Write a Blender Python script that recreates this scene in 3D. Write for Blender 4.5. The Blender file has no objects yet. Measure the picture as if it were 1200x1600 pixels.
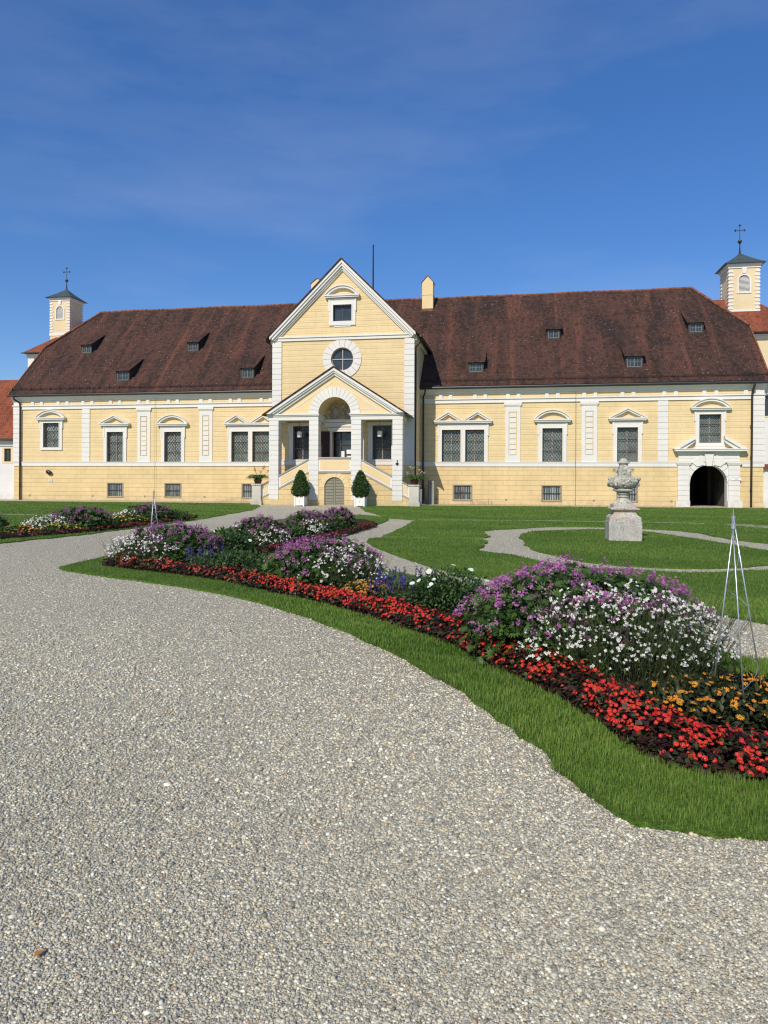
import bpy, math, random
import numpy as np
from mathutils import Vector, Matrix
from mathutils.geometry import tessellate_polygon
random.seed(7); rng = np.random.default_rng(11)
R = math.radians; PI = math.pi
scene = bpy.context.scene; COL = scene.collection

# ------------------------------------------------------------------ camera, sky, sun, exposure
EYE = 1.65
cam_d = bpy.data.cameras.new('camera'); cam = bpy.data.objects.new('camera', cam_d); COL.objects.link(cam)
cam_d.sensor_fit = 'VERTICAL'; cam_d.sensor_height = 36.0; cam_d.lens = 1110 / 1600 * 36
cam_d.shift_y = -48 / 1600; cam_d.clip_start = .05; cam_d.clip_end = 3000
cam.matrix_world = Matrix.Translation((0, 0, EYE)) @ Matrix.Rotation(PI / 2, 4, 'X') @ Matrix.Rotation(.005, 4, 'Z')
scene.camera = cam
TH = R(10.3); cT, sT = math.cos(TH), math.sin(TH)
X0, Y0 = (536 - 600) / 1110 * 53.0, 53.0
SUN_AZ = TH + R(16); SUN_EL = R(38)                 # azimuth measured from -Y towards -X
sd = Vector((-math.sin(SUN_AZ) * math.cos(SUN_EL), -math.cos(SUN_AZ) * math.cos(SUN_EL), math.sin(SUN_EL)))
w = bpy.data.worlds.new('World'); scene.world = w; w.use_nodes = True
nt = w.node_tree; bg = nt.nodes['Background']
sky = nt.nodes.new('ShaderNodeTexSky'); sky.sky_type = 'NISHITA'; sky.sun_disc = False
sky.sun_elevation = SUN_EL; sky.sun_rotation = math.atan2(sd.x, sd.y)
sky.altitude = 500; sky.air_density = 1.0; sky.dust_density = .1; sky.ozone_density = 6.0
tc = nt.nodes.new('ShaderNodeTexCoord'); mp = nt.nodes.new('ShaderNodeMapping'); mp.inputs['Scale'].default_value = (1.2, 1.2, 5)
mp.inputs['Rotation'].default_value = (0, R(12), R(20)); mp.inputs['Location'].default_value = (2.7, .4, 3.9)
nz = nt.nodes.new('ShaderNodeTexNoise'); nz.inputs['Scale'].default_value = 1.7; nz.inputs['Detail'].default_value = 7; nz.inputs['Roughness'].default_value = .55
rp = nt.nodes.new('ShaderNodeMapRange'); rp.inputs[1].default_value = .5; rp.inputs[2].default_value = .95; rp.inputs[3].default_value = 0; rp.inputs[4].default_value = .15
mx = nt.nodes.new('ShaderNodeMix'); mx.data_type = 'RGBA'; mx.inputs[7].default_value = (6.2, 6.9, 8.0, 1)
nt.links.new(tc.outputs['Generated'], mp.inputs[0]); nt.links.new(mp.outputs[0], nz.inputs[0]); nt.links.new(nz.outputs[0], rp.inputs[0])
nt.links.new(rp.outputs[0], mx.inputs[0]); nt.links.new(sky.outputs[0], mx.inputs[6]); hs = nt.nodes.new('ShaderNodeHueSaturation'); hs.inputs['Saturation'].default_value = 1.34; hs.inputs['Hue'].default_value = .513; gm = nt.nodes.new('ShaderNodeGamma'); gm.inputs['Gamma'].default_value = .75; nt.links.new(mx.outputs[2], gm.inputs[0]); nt.links.new(gm.outputs[0], hs.inputs['Color']); nt.links.new(hs.outputs[0], bg.inputs[0])
bg.inputs['Strength'].default_value = .180
sl = bpy.data.lights.new('sun', 'SUN'); so = bpy.data.objects.new('sun', sl); COL.objects.link(so)
sl.energy = 3.8; sl.angle = R(.53); sl.color = (1, .92, .77)
so.rotation_euler = sd.to_track_quat('Z', 'Y').to_euler(); so.location = (-20, -20, 40)
vs = scene.view_settings; vs.view_transform = 'Standard'; vs.look = 'None'; vs.gamma = 1; vs.exposure = 0.1
scene.cycles.max_bounces = 6; scene.cycles.transparent_max_bounces = 6
scene.cycles.pixel_filter_type = 'BLACKMAN_HARRIS'; scene.cycles.filter_width = 1.2
scene.cycles.use_denoising = True

# ------------------------------------------------------------------ pixel helpers (ground plane only)
def G(u, v, z=0.0):
    a, b = u - 600, 752 - v
    rx, rz = (a - .005 * b) / 1110, (b + .005 * a) / 1110
    t = (z - EYE) / rz
    return Vector((rx * t, t, z))
def L2W(x, y, z=0): return Vector((X0 + x * cT + y * sT, Y0 - x * sT + y * cT, z))

# ------------------------------------------------------------------ materials
class NT:
    def __init__(s, name):
        s.m = bpy.data.materials.new(name); s.m.use_nodes = True; s.t = s.m.node_tree
        s.b = s.t.nodes['Principled BSDF']; s.out = s.t.nodes['Material Output']
    def n(s, typ, **kw):
        nd = s.t.nodes.new('ShaderNode' + typ)
        for k, v in kw.items():
            if k.startswith('i_'):
                key = k[2:]; key = int(key) if key.isdigit() else key.replace('_', ' ')
                nd.inputs[key].default_value = v
            else: setattr(nd, k, v)
        return nd
    def l(s, a, b): s.t.links.new(a, b)
    def math(s, op, a, b=None, c=None):
        nd = s.t.nodes.new('ShaderNodeMath'); nd.operation = op
        for i, q in enumerate((a, b, c)):
            if q is None: continue
            if isinstance(q, (int, float)): nd.inputs[i].default_value = q
            else: s.l(q, nd.inputs[i])
        return nd.outputs[0]
    def mix(s, f, a, b, blend='MIX'):
        nd = s.t.nodes.new('ShaderNodeMix'); nd.data_type = 'RGBA'; nd.blend_type = blend
        for i, q in ((0, f), (6, a), (7, b)):
            if isinstance(q, (int, float)): nd.inputs[i].default_value = q
            elif isinstance(q, tuple): nd.inputs[i].default_value = q if len(q) == 4 else q + (1,)
            else: s.l(q, nd.inputs[i])
        return nd.outputs[2]
    def rng(s, v, a, b, c=0., d=1.):
        nd = s.t.nodes.new('ShaderNodeMapRange'); s.l(v, nd.inputs[0])
        for i, q in enumerate((a, b, c, d)): nd.inputs[i + 1].default_value = q
        return nd.outputs[0]
    def noise(s, scale, detail=4, rough=.5, vec=None, sc=None):
        nd = s.n('TexNoise'); nd.inputs['Scale'].default_value = scale; nd.inputs['Detail'].default_value = detail; nd.inputs['Roughness'].default_value = rough
        v = vec or s.obj()
        if sc:
            mp = s.n('Mapping'); mp.inputs['Scale'].default_value = sc; s.l(v, mp.inputs[0]); v = mp.outputs[0]
        s.l(v, nd.inputs['Vector']); return nd.outputs[0]
    def obj(s):
        if not hasattr(s, '_o'): s._o = s.n('TexCoord').outputs['Object']
        return s._o
    def bump(s, h, strength=.5, dist=.02, nrm=None):
        nd = s.n('Bump'); nd.inputs['Strength'].default_value = strength; nd.inputs['Distance'].default_value = dist
        s.l(h, nd.inputs['Height'])
        if nrm: s.l(nrm, nd.inputs['Normal'])
        return nd.outputs[0]
    def fin(s, col=None, rough=.7, nrm=None, spec=.3, metal=0):
        if isinstance(col, tuple): s.b.inputs['Base Color'].default_value = col + (1,)
        elif col is not None: s.l(col, s.b.inputs['Base Color'])
        if isinstance(rough, (int, float)): s.b.inputs['Roughness'].default_value = rough
        else: s.l(rough, s.b.inputs['Roughness'])
        s.b.inputs['Specular IOR Level'].default_value = spec; s.b.inputs['Metallic'].default_value = metal
        if nrm: s.l(nrm, s.b.inputs['Normal'])
        return s.m

def plaster(name, base, var=.06, joints=None, dirt=.0):
    m = NT(name)
    n1 = m.noise(.7, 5, .6); n2 = m.noise(9, 4, .6)
    dark = tuple(c * (1 - var * 2) for c in base); lite = tuple(min(1, c * (1 + var * .6)) for c in base)
    col = m.mix(m.rng(n1, .3, .7), dark, lite)
    col = m.mix(m.rng(n2, .35, .75, 0, .25), col, tuple(c * .86 for c in base))
    h = m.math('MULTIPLY', n2, .3)
    if dirt:
        z = m.n('SeparateXYZ'); m.l(m.obj(), z.inputs[0])
        st = m.noise(1.0, 5, .65, sc=(2.2, 2.2, .22))
        col = m.mix(m.rng(st, .5, .8, 0, dirt), col, tuple(c * .62 for c in (base[0], base[1] * .98, base[2] * .95)))
        lowz = m.math('MULTIPLY', m.rng(z.outputs[2], .0, .75, 1, 0), m.rng(m.noise(3, 5, .6), .3, .7, 0, .65))
        col = m.mix(lowz, col, (.36, .30, .20))
    if joints:
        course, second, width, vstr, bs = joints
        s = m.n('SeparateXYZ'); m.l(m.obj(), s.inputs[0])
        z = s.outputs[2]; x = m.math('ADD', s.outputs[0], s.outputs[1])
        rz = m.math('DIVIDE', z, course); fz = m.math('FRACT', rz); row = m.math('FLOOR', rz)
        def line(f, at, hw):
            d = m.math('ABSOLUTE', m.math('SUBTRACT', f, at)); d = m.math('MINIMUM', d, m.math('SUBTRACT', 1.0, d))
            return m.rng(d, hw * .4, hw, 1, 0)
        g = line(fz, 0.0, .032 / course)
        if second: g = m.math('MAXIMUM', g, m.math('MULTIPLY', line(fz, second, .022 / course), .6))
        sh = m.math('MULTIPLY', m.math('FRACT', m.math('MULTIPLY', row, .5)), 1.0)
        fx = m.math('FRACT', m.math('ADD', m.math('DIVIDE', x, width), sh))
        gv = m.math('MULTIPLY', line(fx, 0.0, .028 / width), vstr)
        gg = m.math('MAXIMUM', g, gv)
        col = m.mix(m.math('MULTIPLY', gg, .17), col, tuple(c * .55 for c in base))  # groove shade put into the joint colour, too fine for the bump alone
        # block to block tone
        wn = m.n('TexWhiteNoise'); wn.noise_dimensions = '2D'
        cb = m.n('CombineXYZ'); m.l(row, cb.inputs[0]); m.l(m.math('FLOOR', m.math('ADD', m.math('DIVIDE', x, width), sh)), cb.inputs[1]); m.l(cb.outputs[0], wn.inputs['Vector'])
        col = m.mix(m.rng(wn.outputs['Value'], 0, 1, 0, .12), col, tuple(c * .8 for c in base))
        h = m.math('SUBTRACT', h, m.math('MULTIPLY', gg, bs))
    return m.fin(col, .85, m.bump(h, .6, .03), spec=.15)

YEL = (.80, .62, .35); WHT = (.76, .735, .69)
M = {}
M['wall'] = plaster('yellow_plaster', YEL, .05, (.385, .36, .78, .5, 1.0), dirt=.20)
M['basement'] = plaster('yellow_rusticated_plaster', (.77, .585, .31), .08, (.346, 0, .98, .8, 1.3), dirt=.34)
M['yplain'] = plaster('yellow_smooth_plaster', YEL, .04)
M['tower_yellow'] = plaster('pale_yellow_plaster', (.74, .60, .38), .05)
M['white'] = plaster('white_plaster', WHT, .03, dirt=.10)
M['offwhite'] = plaster('white_wash', (.73, .715, .70), .05, dirt=.15)
M['palestone'] = plaster('pale_limestone', (.64, .60, .53), .10, dirt=.35)
M['greystone'] = plaster('weathered_limestone', (.46, .41, .34), .14, dirt=.4)

def simple(name, col, rough=.6, spec=.3, metal=0, var=.1, sc=8, bump=0):
    m = NT(name); n = m.noise(sc, 4, .6)
    c = m.mix(m.rng(n, .3, .7), tuple(q * (1 - var) for q in col), tuple(min(1, q * (1 + var)) for q in col))
    return m.fin(c, rough, m.bump(n, bump, .02) if bump else None, spec, metal)
M['pipe'] = simple('dark_brown_metal', (.035, .025, .022), .45, .5, .3)
M['gutter'] = simple('dark_zinc', (.05, .052, .055), .45, .5, .5)
M['iron'] = simple('wrought_iron', (.045, .04, .04), .6, .4, .2)
M['frame'] = simple('weathered_wood_frame', (.46, .38, .33), .6)
M['frame_l'] = simple('basement_wood_frame', (.30, .25, .20), .6)
M['gutterframe'] = simple('grey_dormer_frame', (.20, .19, .18), .6)
M['framedark'] = simple('dark_window_frame', (.07, .065, .06), .5)
M['galv'] = simple('galvanised_steel', (.50, .52, .54), .38, .5, .75, .15, 30)
M['pot'] = simple('terracotta', (.16, .07, .045), .8)
M['door'] = simple('dark_red_wood', (.055, .02, .016), .5, var=.25, sc=12)
M['black'] = simple('unlit_interior', (.012, .012, .013), .7, .2)
M['passage'] = simple('passage_plaster', (.10, .095, .085), .9)
M['shutter'] = simple('grey_painted_wood', (.25, .235, .18), .6, var=.12)
M['stelegrey'] = simple('grey_green_enamel', (.27, .28, .25), .4, .5)
M['signwhite'] = simple('white_enamel', (.8, .8, .8), .4, .5, var=.03)
M['glyph'] = simple('black_enamel', (.01, .01, .012), .5, .4)
M['redline'] = simple('red_enamel', (.35, .08, .08), .5)
M['planter'] = simple('white_painted_wood', (.78, .77, .74), .5, var=.05)
M['soil'] = simple('dark_soil', (.045, .030, .020), .95, .1, var=.4, sc=25, bump=1)

def glass(name, base, lattice=True, curtain=False):
    m = NT(name)
    n = m.noise(1.3, 3, .5)
    c = m.mix(m.rng(n, .35, .65), tuple(q * .6 for q in base), base)
    if curtain:
        s = m.n('SeparateXYZ'); m.l(m.obj(), s.inputs[0])
        wv = m.math('SINE', m.math('MULTIPLY', s.outputs[0], 38)); nn = m.noise(5, 3, .5, sc=(1, 1, .15))
        c = m.mix(m.math('MULTIPLY', m.rng(wv, -1, 1), m.rng(nn, .35, .6)), tuple(q * .35 for q in base), tuple(min(1, q * 1.7) for q in base))
    if lattice:
        s = m.n('SeparateXYZ'); m.l(m.obj(), s.inputs[0])
        fx = m.math('ABSOLUTE', m.math('SUBTRACT', m.math('FRACT', m.math('DIVIDE', s.outputs[0], .11)), .5))
        fz = m.math('ABSOLUTE', m.math('SUBTRACT', m.math('FRACT', m.math('DIVIDE', s.outputs[2], .13)), .5))
        ln = m.rng(m.math('MAXIMUM', fx, fz), .45, .49, 0, .7); c = m.mix(ln, c, (.03, .03, .03))
    oi = m.n('ObjectInfo'); c = m.mix(m.rng(oi.outputs['Random'], 0, 1, 0, .6), c, m.mix(.5, c, (.03, .04, .045)))
    return m.fin(c, .14, m.bump(m.noise(5, 2, .5), .5, .03), .6)
M['glass'] = glass('leaded_glass_green_grey', (.34, .40, .37))
M['glassdark'] = glass('dark_leaded_glass', (.05, .065, .075))
M['glassmid'] = glass('small_grey_glass', (.15, .175, .20), False)
M['glasscurt'] = glass('curtained_glass', (.26, .30, .29), False, True)

def tiles(name, cols, course=.23, width=.20, patch=.5, specks=True):
    m = NT(name); o = m.obj()
    s = m.n('SeparateXYZ'); m.l(o, s.inputs[0]); z = m.math('MULTIPLY', s.outputs[2], 1.4)
    xx = m.math('ADD', s.outputs[0], m.math('MULTIPLY', m.noise(.35, 2, .5), .5))
    zz = m.math('ADD', z, m.math('MULTIPLY', m.noise(.5, 3, .6), .10))
    row = m.math('FLOOR', m.math('DIVIDE', zz, course)); fz = m.math('FRACT', m.math('DIVIDE', zz, course))
    fx0 = m.math('ADD', m.math('DIVIDE', xx, width), m.math('MULTIPLY', row, .5)); fx = m.math('FRACT', fx0)
    wn = m.n('TexWhiteNoise'); wn.noise_dimensions = '2D'; cb = m.n('CombineXYZ'); m.l(row, cb.inputs[0]); m.l(m.math('FLOOR', fx0), cb.inputs[1]); m.l(cb.outputs[0], wn.inputs['Vector'])
    tone = wn.outputs['Value']
    st = m.noise(.55, 6, .62, sc=(2.0, .22, .22)); big = m.noise(.28, 4, .6)
    f = m.math('ADD', m.math('MULTIPLY', st, .6), m.math('MULTIPLY', big, .4))
    dark, mid, org = cols
    col = m.mix(m.rng(f, .42, .56), dark, mid)
    strk = m.noise(1.0, 5, .6, sc=(1.5, .09, .09))
    col = m.mix(m.rng(strk, .54, .68, 0, patch), col, org)
    col = m.mix(m.rng(tone, 0, 1, 0, .65), col, m.mix(.5, mid, org), 'MIX') if False else m.mix(m.rng(tone, .55, 1, 0, .4), col, m.mix(.45, mid, org))
    col = m.mix(m.rng(tone, 0, .35, .5, 0), col, tuple(q * .45 for q in dark))
    gap = m.math('MAXIMUM', m.rng(fz, 0, .16, 1, 0), m.math('MULTIPLY', m.rng(m.math('ABSOLUTE', m.math('SUBTRACT', fx, .5)), .42, .49), .8))
    col = m.mix(m.math('MULTIPLY', gap, .75), col, tuple(q * .3 for q in dark))
    if specks:
        v = m.n('TexVoronoi'); v.inputs['Scale'].default_value = 2.6; m.l(o, v.inputs['Vector'])
        sp = m.math('MULTIPLY', m.rng(v.outputs['Distance'], .05, .13, 1, 0), m.rng(m.noise(.7, 3, .6), .40, .56))
        col = m.mix(m.math('MULTIPLY', sp, .8), col, (.42, .36, .30))
        v2 = m.noise(14, 3, .7); col = m.mix(m.rng(v2, .64, .76, 0, .45), col, (.30, .26, .22))
    h = m.math('ADD', m.math('MULTIPLY', m.math('SUBTRACT', 1.0, fz), 1.0), m.math('MULTIPLY', tone, .4))
    h = m.math('SUBTRACT', h, m.math('MULTIPLY', gap, .8))
    return m.fin(col, .85, m.bump(h, .8, .03), spec=.2)
M['roof'] = tiles('old_plain_tiles_brown', ((.043, .028, .023), (.087, .044, .033), (.22, .082, .046)))
M['roofred'] = tiles('red_plain_tiles', ((.20, .062, .035), (.30, .09, .045), (.42, .13, .06)), patch=.3, specks=False)
M['ridge'] = simple('ridge_tiles_orange', (.20, .085, .055), .85, .2, var=.5, sc=3, bump=.5)
M['copper'] = simple('green_grey_copper', (.075, .10, .095), .5, .4, .2, .25, 3)
M['dormwood'] = simple('dormer_board', (.055, .05, .045), .8, var=.3)

def stone(name, a, b, pink=.0):
    m = NT(name); n = m.noise(6, 8, .65); n2 = m.noise(25, 6, .7); n3 = m.noise(2.5, 4, .6)
    c = m.mix(m.rng(n, .35, .65), a, b); c = m.mix(m.rng(n2, .50, .64, 0, .85), c, tuple(q * .35 for q in a))
    if pink: c = m.mix(m.rng(n3, .48, .62, 0, pink), c, (.48, .26, .21))
    return m.fin(c, .85, m.bump(m.math('ADD', n, n2), .8, .02), spec=.2)
M['stone'] = stone('weathered_sandstone', (.42, .405, .345), (.62, .59, .51))
M['stonepink'] = stone('pinkish_marble', (.46, .42, .37), (.60, .56, .50), .4)
M['stoneblock'] = stone('grey_veined_marble', (.42, .40, .365), (.58, .555, .51), .12)

def leafmat(name, rough=.5, trans=.3, var=0.):
    m = NT(name); a = m.n('Attribute'); a.attribute_name = 'Col'; m.l(a.outputs['Color'], m.b.inputs['Base Color'])
    m.b.inputs['Roughness'].default_value = rough; m.b.inputs['Specular IOR Level'].default_value = .35
    tr = m.n('BsdfTranslucent'); m.l(a.outputs['Color'], tr.inputs['Color'])
    mx = m.n('MixShader'); mx.inputs[0].default_value = trans
    m.l(m.b.outputs[0], mx.inputs[1]); m.l(tr.outputs[0], mx.inputs[2]); m.l(mx.outputs[0], m.out.inputs['Surface']); return m.m
M['leaf'] = leafmat('foliage'); M['petal'] = leafmat('petals', .6, .25); M['grass'] = leafmat('grass_blades', .55, .35); M['pebble'] = leafmat('pebble_stone', .75, 0.0)

def gravel_mat():
    m = NT('river_gravel'); o = m.obj()
    def vor(scale):
        v = m.n('TexVoronoi'); v.inputs['Scale'].default_value = scale; m.l(o, v.inputs['Vector']); return v
    # jittered coordinates for irregular pebbles
    v1, v2 = vor(80), vor(150)
    s1 = m.n('SeparateColor'); m.l(v1.outputs['Color'], s1.inputs[0]); s2 = m.n('SeparateColor'); m.l(v2.outputs['Color'], s2.inputs[0])
    def ramp(f):
        r = m.n('ValToRGB'); m.l(f, r.inputs[0]); e = r.color_ramp
        pts = [(0, (.22, .215, .185)), (.2, (.40, .385, .33)), (.42, (.52, .50, .425)), (.62, (.46, .455, .405)), (.78, (.60, .54, .42)), (.9, (.62, .61, .53)), (1, (.70, .69, .61))]
        while len(e.elements) < len(pts): e.elements.new(.5)
        for q, (p, c) in zip(e.elements, pts): q.position = p; q.color = c + (1,)
        return r.outputs[0]
    pick = m.rng(s2.outputs[1], .40, .50)
    c = m.mix(pick, ramp(s1.outputs[0]), ramp(s2.outputs[0]))
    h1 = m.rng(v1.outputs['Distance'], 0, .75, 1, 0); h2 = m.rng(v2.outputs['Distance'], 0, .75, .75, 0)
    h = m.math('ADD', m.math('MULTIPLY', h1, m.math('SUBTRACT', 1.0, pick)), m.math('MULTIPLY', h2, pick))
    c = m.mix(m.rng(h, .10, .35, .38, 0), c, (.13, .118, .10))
    big = m.noise(.35, 5, .6); c = m.mix(m.rng(big, .35, .7, 0, .28), c, m.mix(.5, c, (.40, .385, .32)))
    med = m.noise(2.2, 5, .65); c = m.mix(m.rng(med, .45, .75, 0, .25), c, (.54, .525, .44))
    c = m.mix(1.0, c, (1.23, 1.175, 1.04), 'MULTIPLY'); tr_ = m.noise(1.0, 4, .6, sc=(.9, .16, 1)); c = m.mix(m.rng(tr_, .42, .62, 0, .22), c, m.mix(.5, c, (.34, .32, .27))); return m.fin(c, .8, m.bump(h, 1.0, .011, m.bump(m.noise(7, 5, .6), .6, .03)), spec=.2)
M['gravel'] = gravel_mat()
def lawn_mat():
    m = NT('lawn_turf'); n1 = m.noise(.5, 5, .6); n2 = m.noise(28, 5, .7); n3 = m.noise(5, 5, .65)
    c = m.mix(m.rng(n1, .35, .65), (.105, .205, .028), (.17, .28, .045))
    c = m.mix(m.rng(n3, .4, .65, 0, .6), c, (.16, .235, .05)); c = m.mix(m.rng(n2, .45, .65, 0, .6), c, (.04, .085, .014))
    return m.fin(c, .9, m.bump(m.math('ADD', n2, n3), 1, .06), spec=.1)
M['lawn'] = lawn_mat()

# ------------------------------------------------------------------ mesh helpers
class MB:
    def __init__(s): s.v = []; s.f = []
    def add(s, vs, fs):
        o = len(s.v); s.v += [tuple(q) for q in vs]; s.f += [tuple(i + o for i in f) for f in fs]
    def box(s, x0, x1, y0, y1, z0, z1, ch=0):
        v = [(x, y, z) for z in (z0, z1) for y in (y0, y1) for x in (x0, x1)]
        s.add(v, [(0, 2, 3, 1), (4, 5, 7, 6), (0, 1, 5, 4), (2, 6, 7, 3), (0, 4, 6, 2), (1, 3, 7, 5)])
    def prism(s, poly, y0, y1):      # polygon in x,z extruded along y
        n = len(poly); a = sum(poly[i][0] * poly[(i + 1) % n][1] - poly[(i + 1) % n][0] * poly[i][1] for i in range(n))
        if a < 0: poly = poly[::-1]
        v = [(x, y0, z) for x, z in poly] + [(x, y1, z) for x, z in poly]
        tr = tessellate_polygon([[Vector((x, z, 0)) for x, z in poly]])
        f = []
        for t in tr:
            p = [poly[i] for i in t]; ar = (p[1][0] - p[0][0]) * (p[2][1] - p[0][1]) - (p[2][0] - p[0][0]) * (p[1][1] - p[0][1])
            if ar < 0: t = t[::-1]
            f += [tuple(t), tuple(i + n for i in t[::-1])]
        f += [(i, i + n, (i + 1) % n + n, (i + 1) % n) for i in range(n)]
        s.add(v, f)
    def prismx(s, poly, x0, x1):     # polygon in y,z extruded along x
        n = len(poly); v = [(x0, y, z) for y, z in poly] + [(x1, y, z) for y, z in poly]
        s.add(v, [tuple(range(n))[::-1], tuple(range(n, 2 * n))] + [(i, (i + 1) % n, (i + 1) % n + n, i + n) for i in range(n)])
    def wall(s, outer, holes, y, depth):   # x,z polygon facing -y with reveals going back
        allp = [outer] + holes; flat = [p for q in allp for p in q]
        tr = tessellate_polygon([[Vector((x, z, 0)) for x, z in q] for q in allp]); f = []
        for t in tr:
            p = [flat[i] for i in t]; ar = (p[1][0] - p[0][0]) * (p[2][1] - p[0][1]) - (p[2][0] - p[0][0]) * (p[1][1] - p[0][1])
            if abs(ar) < 1e-9: continue
            f.append(tuple(t) if ar > 0 else tuple(t[::-1]))
        s.add([(x, y, z) for x, z in flat], f)
        for h in holes:
            n = len(h); s.add([(x, y, z) for x, z in h] + [(x, y + depth, z) for x, z in h], [(i, (i + 1) % n, (i + 1) % n + n, i + n) for i in range(n)])
    def tube(s, pts, r, n=6, cap=True):
        pts = [Vector(p) for p in pts]; rs = r if isinstance(r, (list, tuple)) else [r] * len(pts)
        rings = []
        for i, p in enumerate(pts):
            d = (pts[min(i + 1, len(pts) - 1)] - pts[max(i - 1, 0)]).normalized()
            a = d.cross(Vector((0, 0, 1))); a = a.normalized() if a.length > 1e-3 else Vector((1, 0, 0)); b = d.cross(a)
            rings.append([p + (a * math.cos(2 * PI * k / n) + b * math.sin(2 * PI * k / n)) * rs[i] for k in range(n)])
        v = [q for rr in rings for q in rr]; f = []
        for i in range(len(pts) - 1):
            for k in range(n): f.append((i * n + k, i * n + (k + 1) % n, (i + 1) * n + (k + 1) % n, (i + 1) * n + k))
        if cap: f += [tuple(range(n))[::-1], tuple(range(len(v) - n, len(v)))]
        s.add(v, f)
    def lathe(s, prof, n=32, c=(0, 0, 0), sq=False, wob=None):
        v = []; f = []
        for (r, z) in prof:
            for k in range(n):
                a = 2 * PI * k / n; rr = r * (wob(a, z) if wob else 1)
                v.append((c[0] + rr * math.cos(a), c[1] + rr * math.sin(a), c[2] + z))
        m = len(prof)
        for i in range(m - 1):
            for k in range(n): f.append((i * n + k, i * n + (k + 1) % n, (i + 1) * n + (k + 1) % n, (i + 1) * n + k))
        f += [tuple(range(n))[::-1], tuple(range((m - 1) * n, m * n))]
        s.add(v, f)
    def frustum(s, cx, cy, prof):    # square section profile [(half, z)]
        for (a, z0), (b, z1) in zip(prof, prof[1:]):
            v = [(cx - a, cy - a, z0), (cx + a, cy - a, z0), (cx + a, cy + a, z0), (cx - a, cy + a, z0), (cx - b, cy - b, z1), (cx + b, cy - b, z1), (cx + b, cy + b, z1), (cx - b, cy + b, z1)]
            s.add(v, [(3, 2, 1, 0), (4, 5, 6, 7), (0, 1, 5, 4), (1, 2, 6, 5), (2, 3, 7, 6), (3, 0, 4, 7)])
    def sphere(s, c, r, n=10, sc=(1, 1, 1)):
        prof = [(math.sin(PI * i / n), -math.cos(PI * i / n)) for i in range(n + 1)]
        v = []; f = []; m = n * 2
        for (q, z) in prof:
            for k in range(m): v.append((c[0] + r * sc[0] * q * math.cos(2 * PI * k / m), c[1] + r * sc[1] * q * math.sin(2 * PI * k / m), c[2] + r * sc[2] * z))
        for i in range(n):
            for k in range(m): f.append((i * m + k, i * m + (k + 1) % m, (i + 1) * m + (k + 1) % m, (i + 1) * m + k))
        s.add(v, f)
    def arc(s, cx, cz, r0, r1, a0, a1, y0, y1, n=16, gaps=0):
        if gaps:
            for i in range(gaps):
                b0 = a0 + (a1 - a0) * (i + .03) / gaps; b1 = a0 + (a1 - a0) * (i + .97) / gaps
                s.arc(cx, cz, r0, r1, b0, b1, y0, y1, 4)
            return
        p = [(cx + r0 * math.cos(a0 + (a1 - a0) * i / n), cz + r0 * math.sin(a0 + (a1 - a0) * i / n)) for i in range(n + 1)]
        q = [(cx + r1 * math.cos(a0 + (a1 - a0) * i / n), cz + r1 * math.sin(a0 + (a1 - a0) * i / n)) for i in range(n + 1)]
        v = [(x, y, z) for y in (y0, y1) for x, z in p + q]; N = 2 * (n + 1); f = []
        for i in range(n):
            a, b, c, d = i, i + 1, i + n + 2, i + n + 1
            f += [(a, b, c, d), (a + N, d + N, c + N, b + N), (a, a + N, b + N, b), (d, c, c + N, d + N)]
        f += [(0, n + 1, n + 1 + N, N), (n, n + N, 2 * n + 1 + N, 2 * n + 1)]
        s.add(v, f)
    def rustic(s, x0, x1, y0, y1, z0, z1, course=.385, gap=.035, inset=.03):
        s.box(x0 + inset, x1 - inset, y0 + inset, y1, z0, z1)
        n = max(1, round((z1 - z0) / course)); h = (z1 - z0) / n
        for i in range(n): s.box(x0, x1, y0, y1 - .004, z0 + i * h + gap / 2, z0 + (i + 1) * h - gap / 2)
    def build(s, name, mat, parent=None, smooth=False, **kw):
        me = bpy.data.meshes.new(name); me.from_pydata(s.v, [], s.f); me.validate(); me.update()
        if isinstance(mat, str): mat = M[mat]
        me.materials.append(mat)
        if smooth: me.polygons.foreach_set('use_smooth', [True] * len(me.polygons))
        import bmesh
        b = bmesh.new(); b.from_mesh(me); bmesh.ops.recalc_face_normals(b, faces=b.faces) if kw.pop('recalc', True) else None; b.to_mesh(me); b.free()
        o = bpy.data.objects.new(name, me); COL.objects.link(o); o.parent = parent; tag(o, **kw); return o
def tag(o, label=None, cat=None, group=None, kind=None):
    if label: o['label'] = label
    if cat: o['category'] = cat
    if group: o['group'] = group
    if kind: o['kind'] = kind
    return o
def empty(name, loc=(0, 0, 0), rz=0, parent=None, **kw):
    o = bpy.data.objects.new(name, None); COL.objects.link(o); o.location = loc; o.rotation_euler = (0, 0, rz); o.parent = parent; o.empty_display_size = .3
    return tag(o, **kw)
def npmesh(name, V, T, mat, parent=None, col=None, smooth=False, **kw):
    me = bpy.data.meshes.new(name); nv, nf = len(V), len(T)
    me.vertices.add(nv); me.vertices.foreach_set('co', np.ascontiguousarray(V, dtype=np.float32).ravel())
    me.loops.add(nf * 3); me.loops.foreach_set('vertex_index', np.ascontiguousarray(T, dtype=np.int32).ravel())
    me.polygons.add(nf); me.polygons.foreach_set('loop_start', np.arange(0, nf * 3, 3, dtype=np.int32))
    if smooth: me.polygons.foreach_set('use_smooth', np.ones(nf, dtype=bool))
    me.update(calc_edges=True)
    if col is not None:
        at = me.color_attributes.new('Col', 'FLOAT_COLOR', 'POINT'); c = np.ones((nv, 4), np.float32); c[:, :3] = col; at.data.foreach_set('color', c.ravel())
    me.materials.append(M[mat]); o = bpy.data.objects.new(name, me); COL.objects.link(o); o.parent = parent; return tag(o, **kw)
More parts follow.
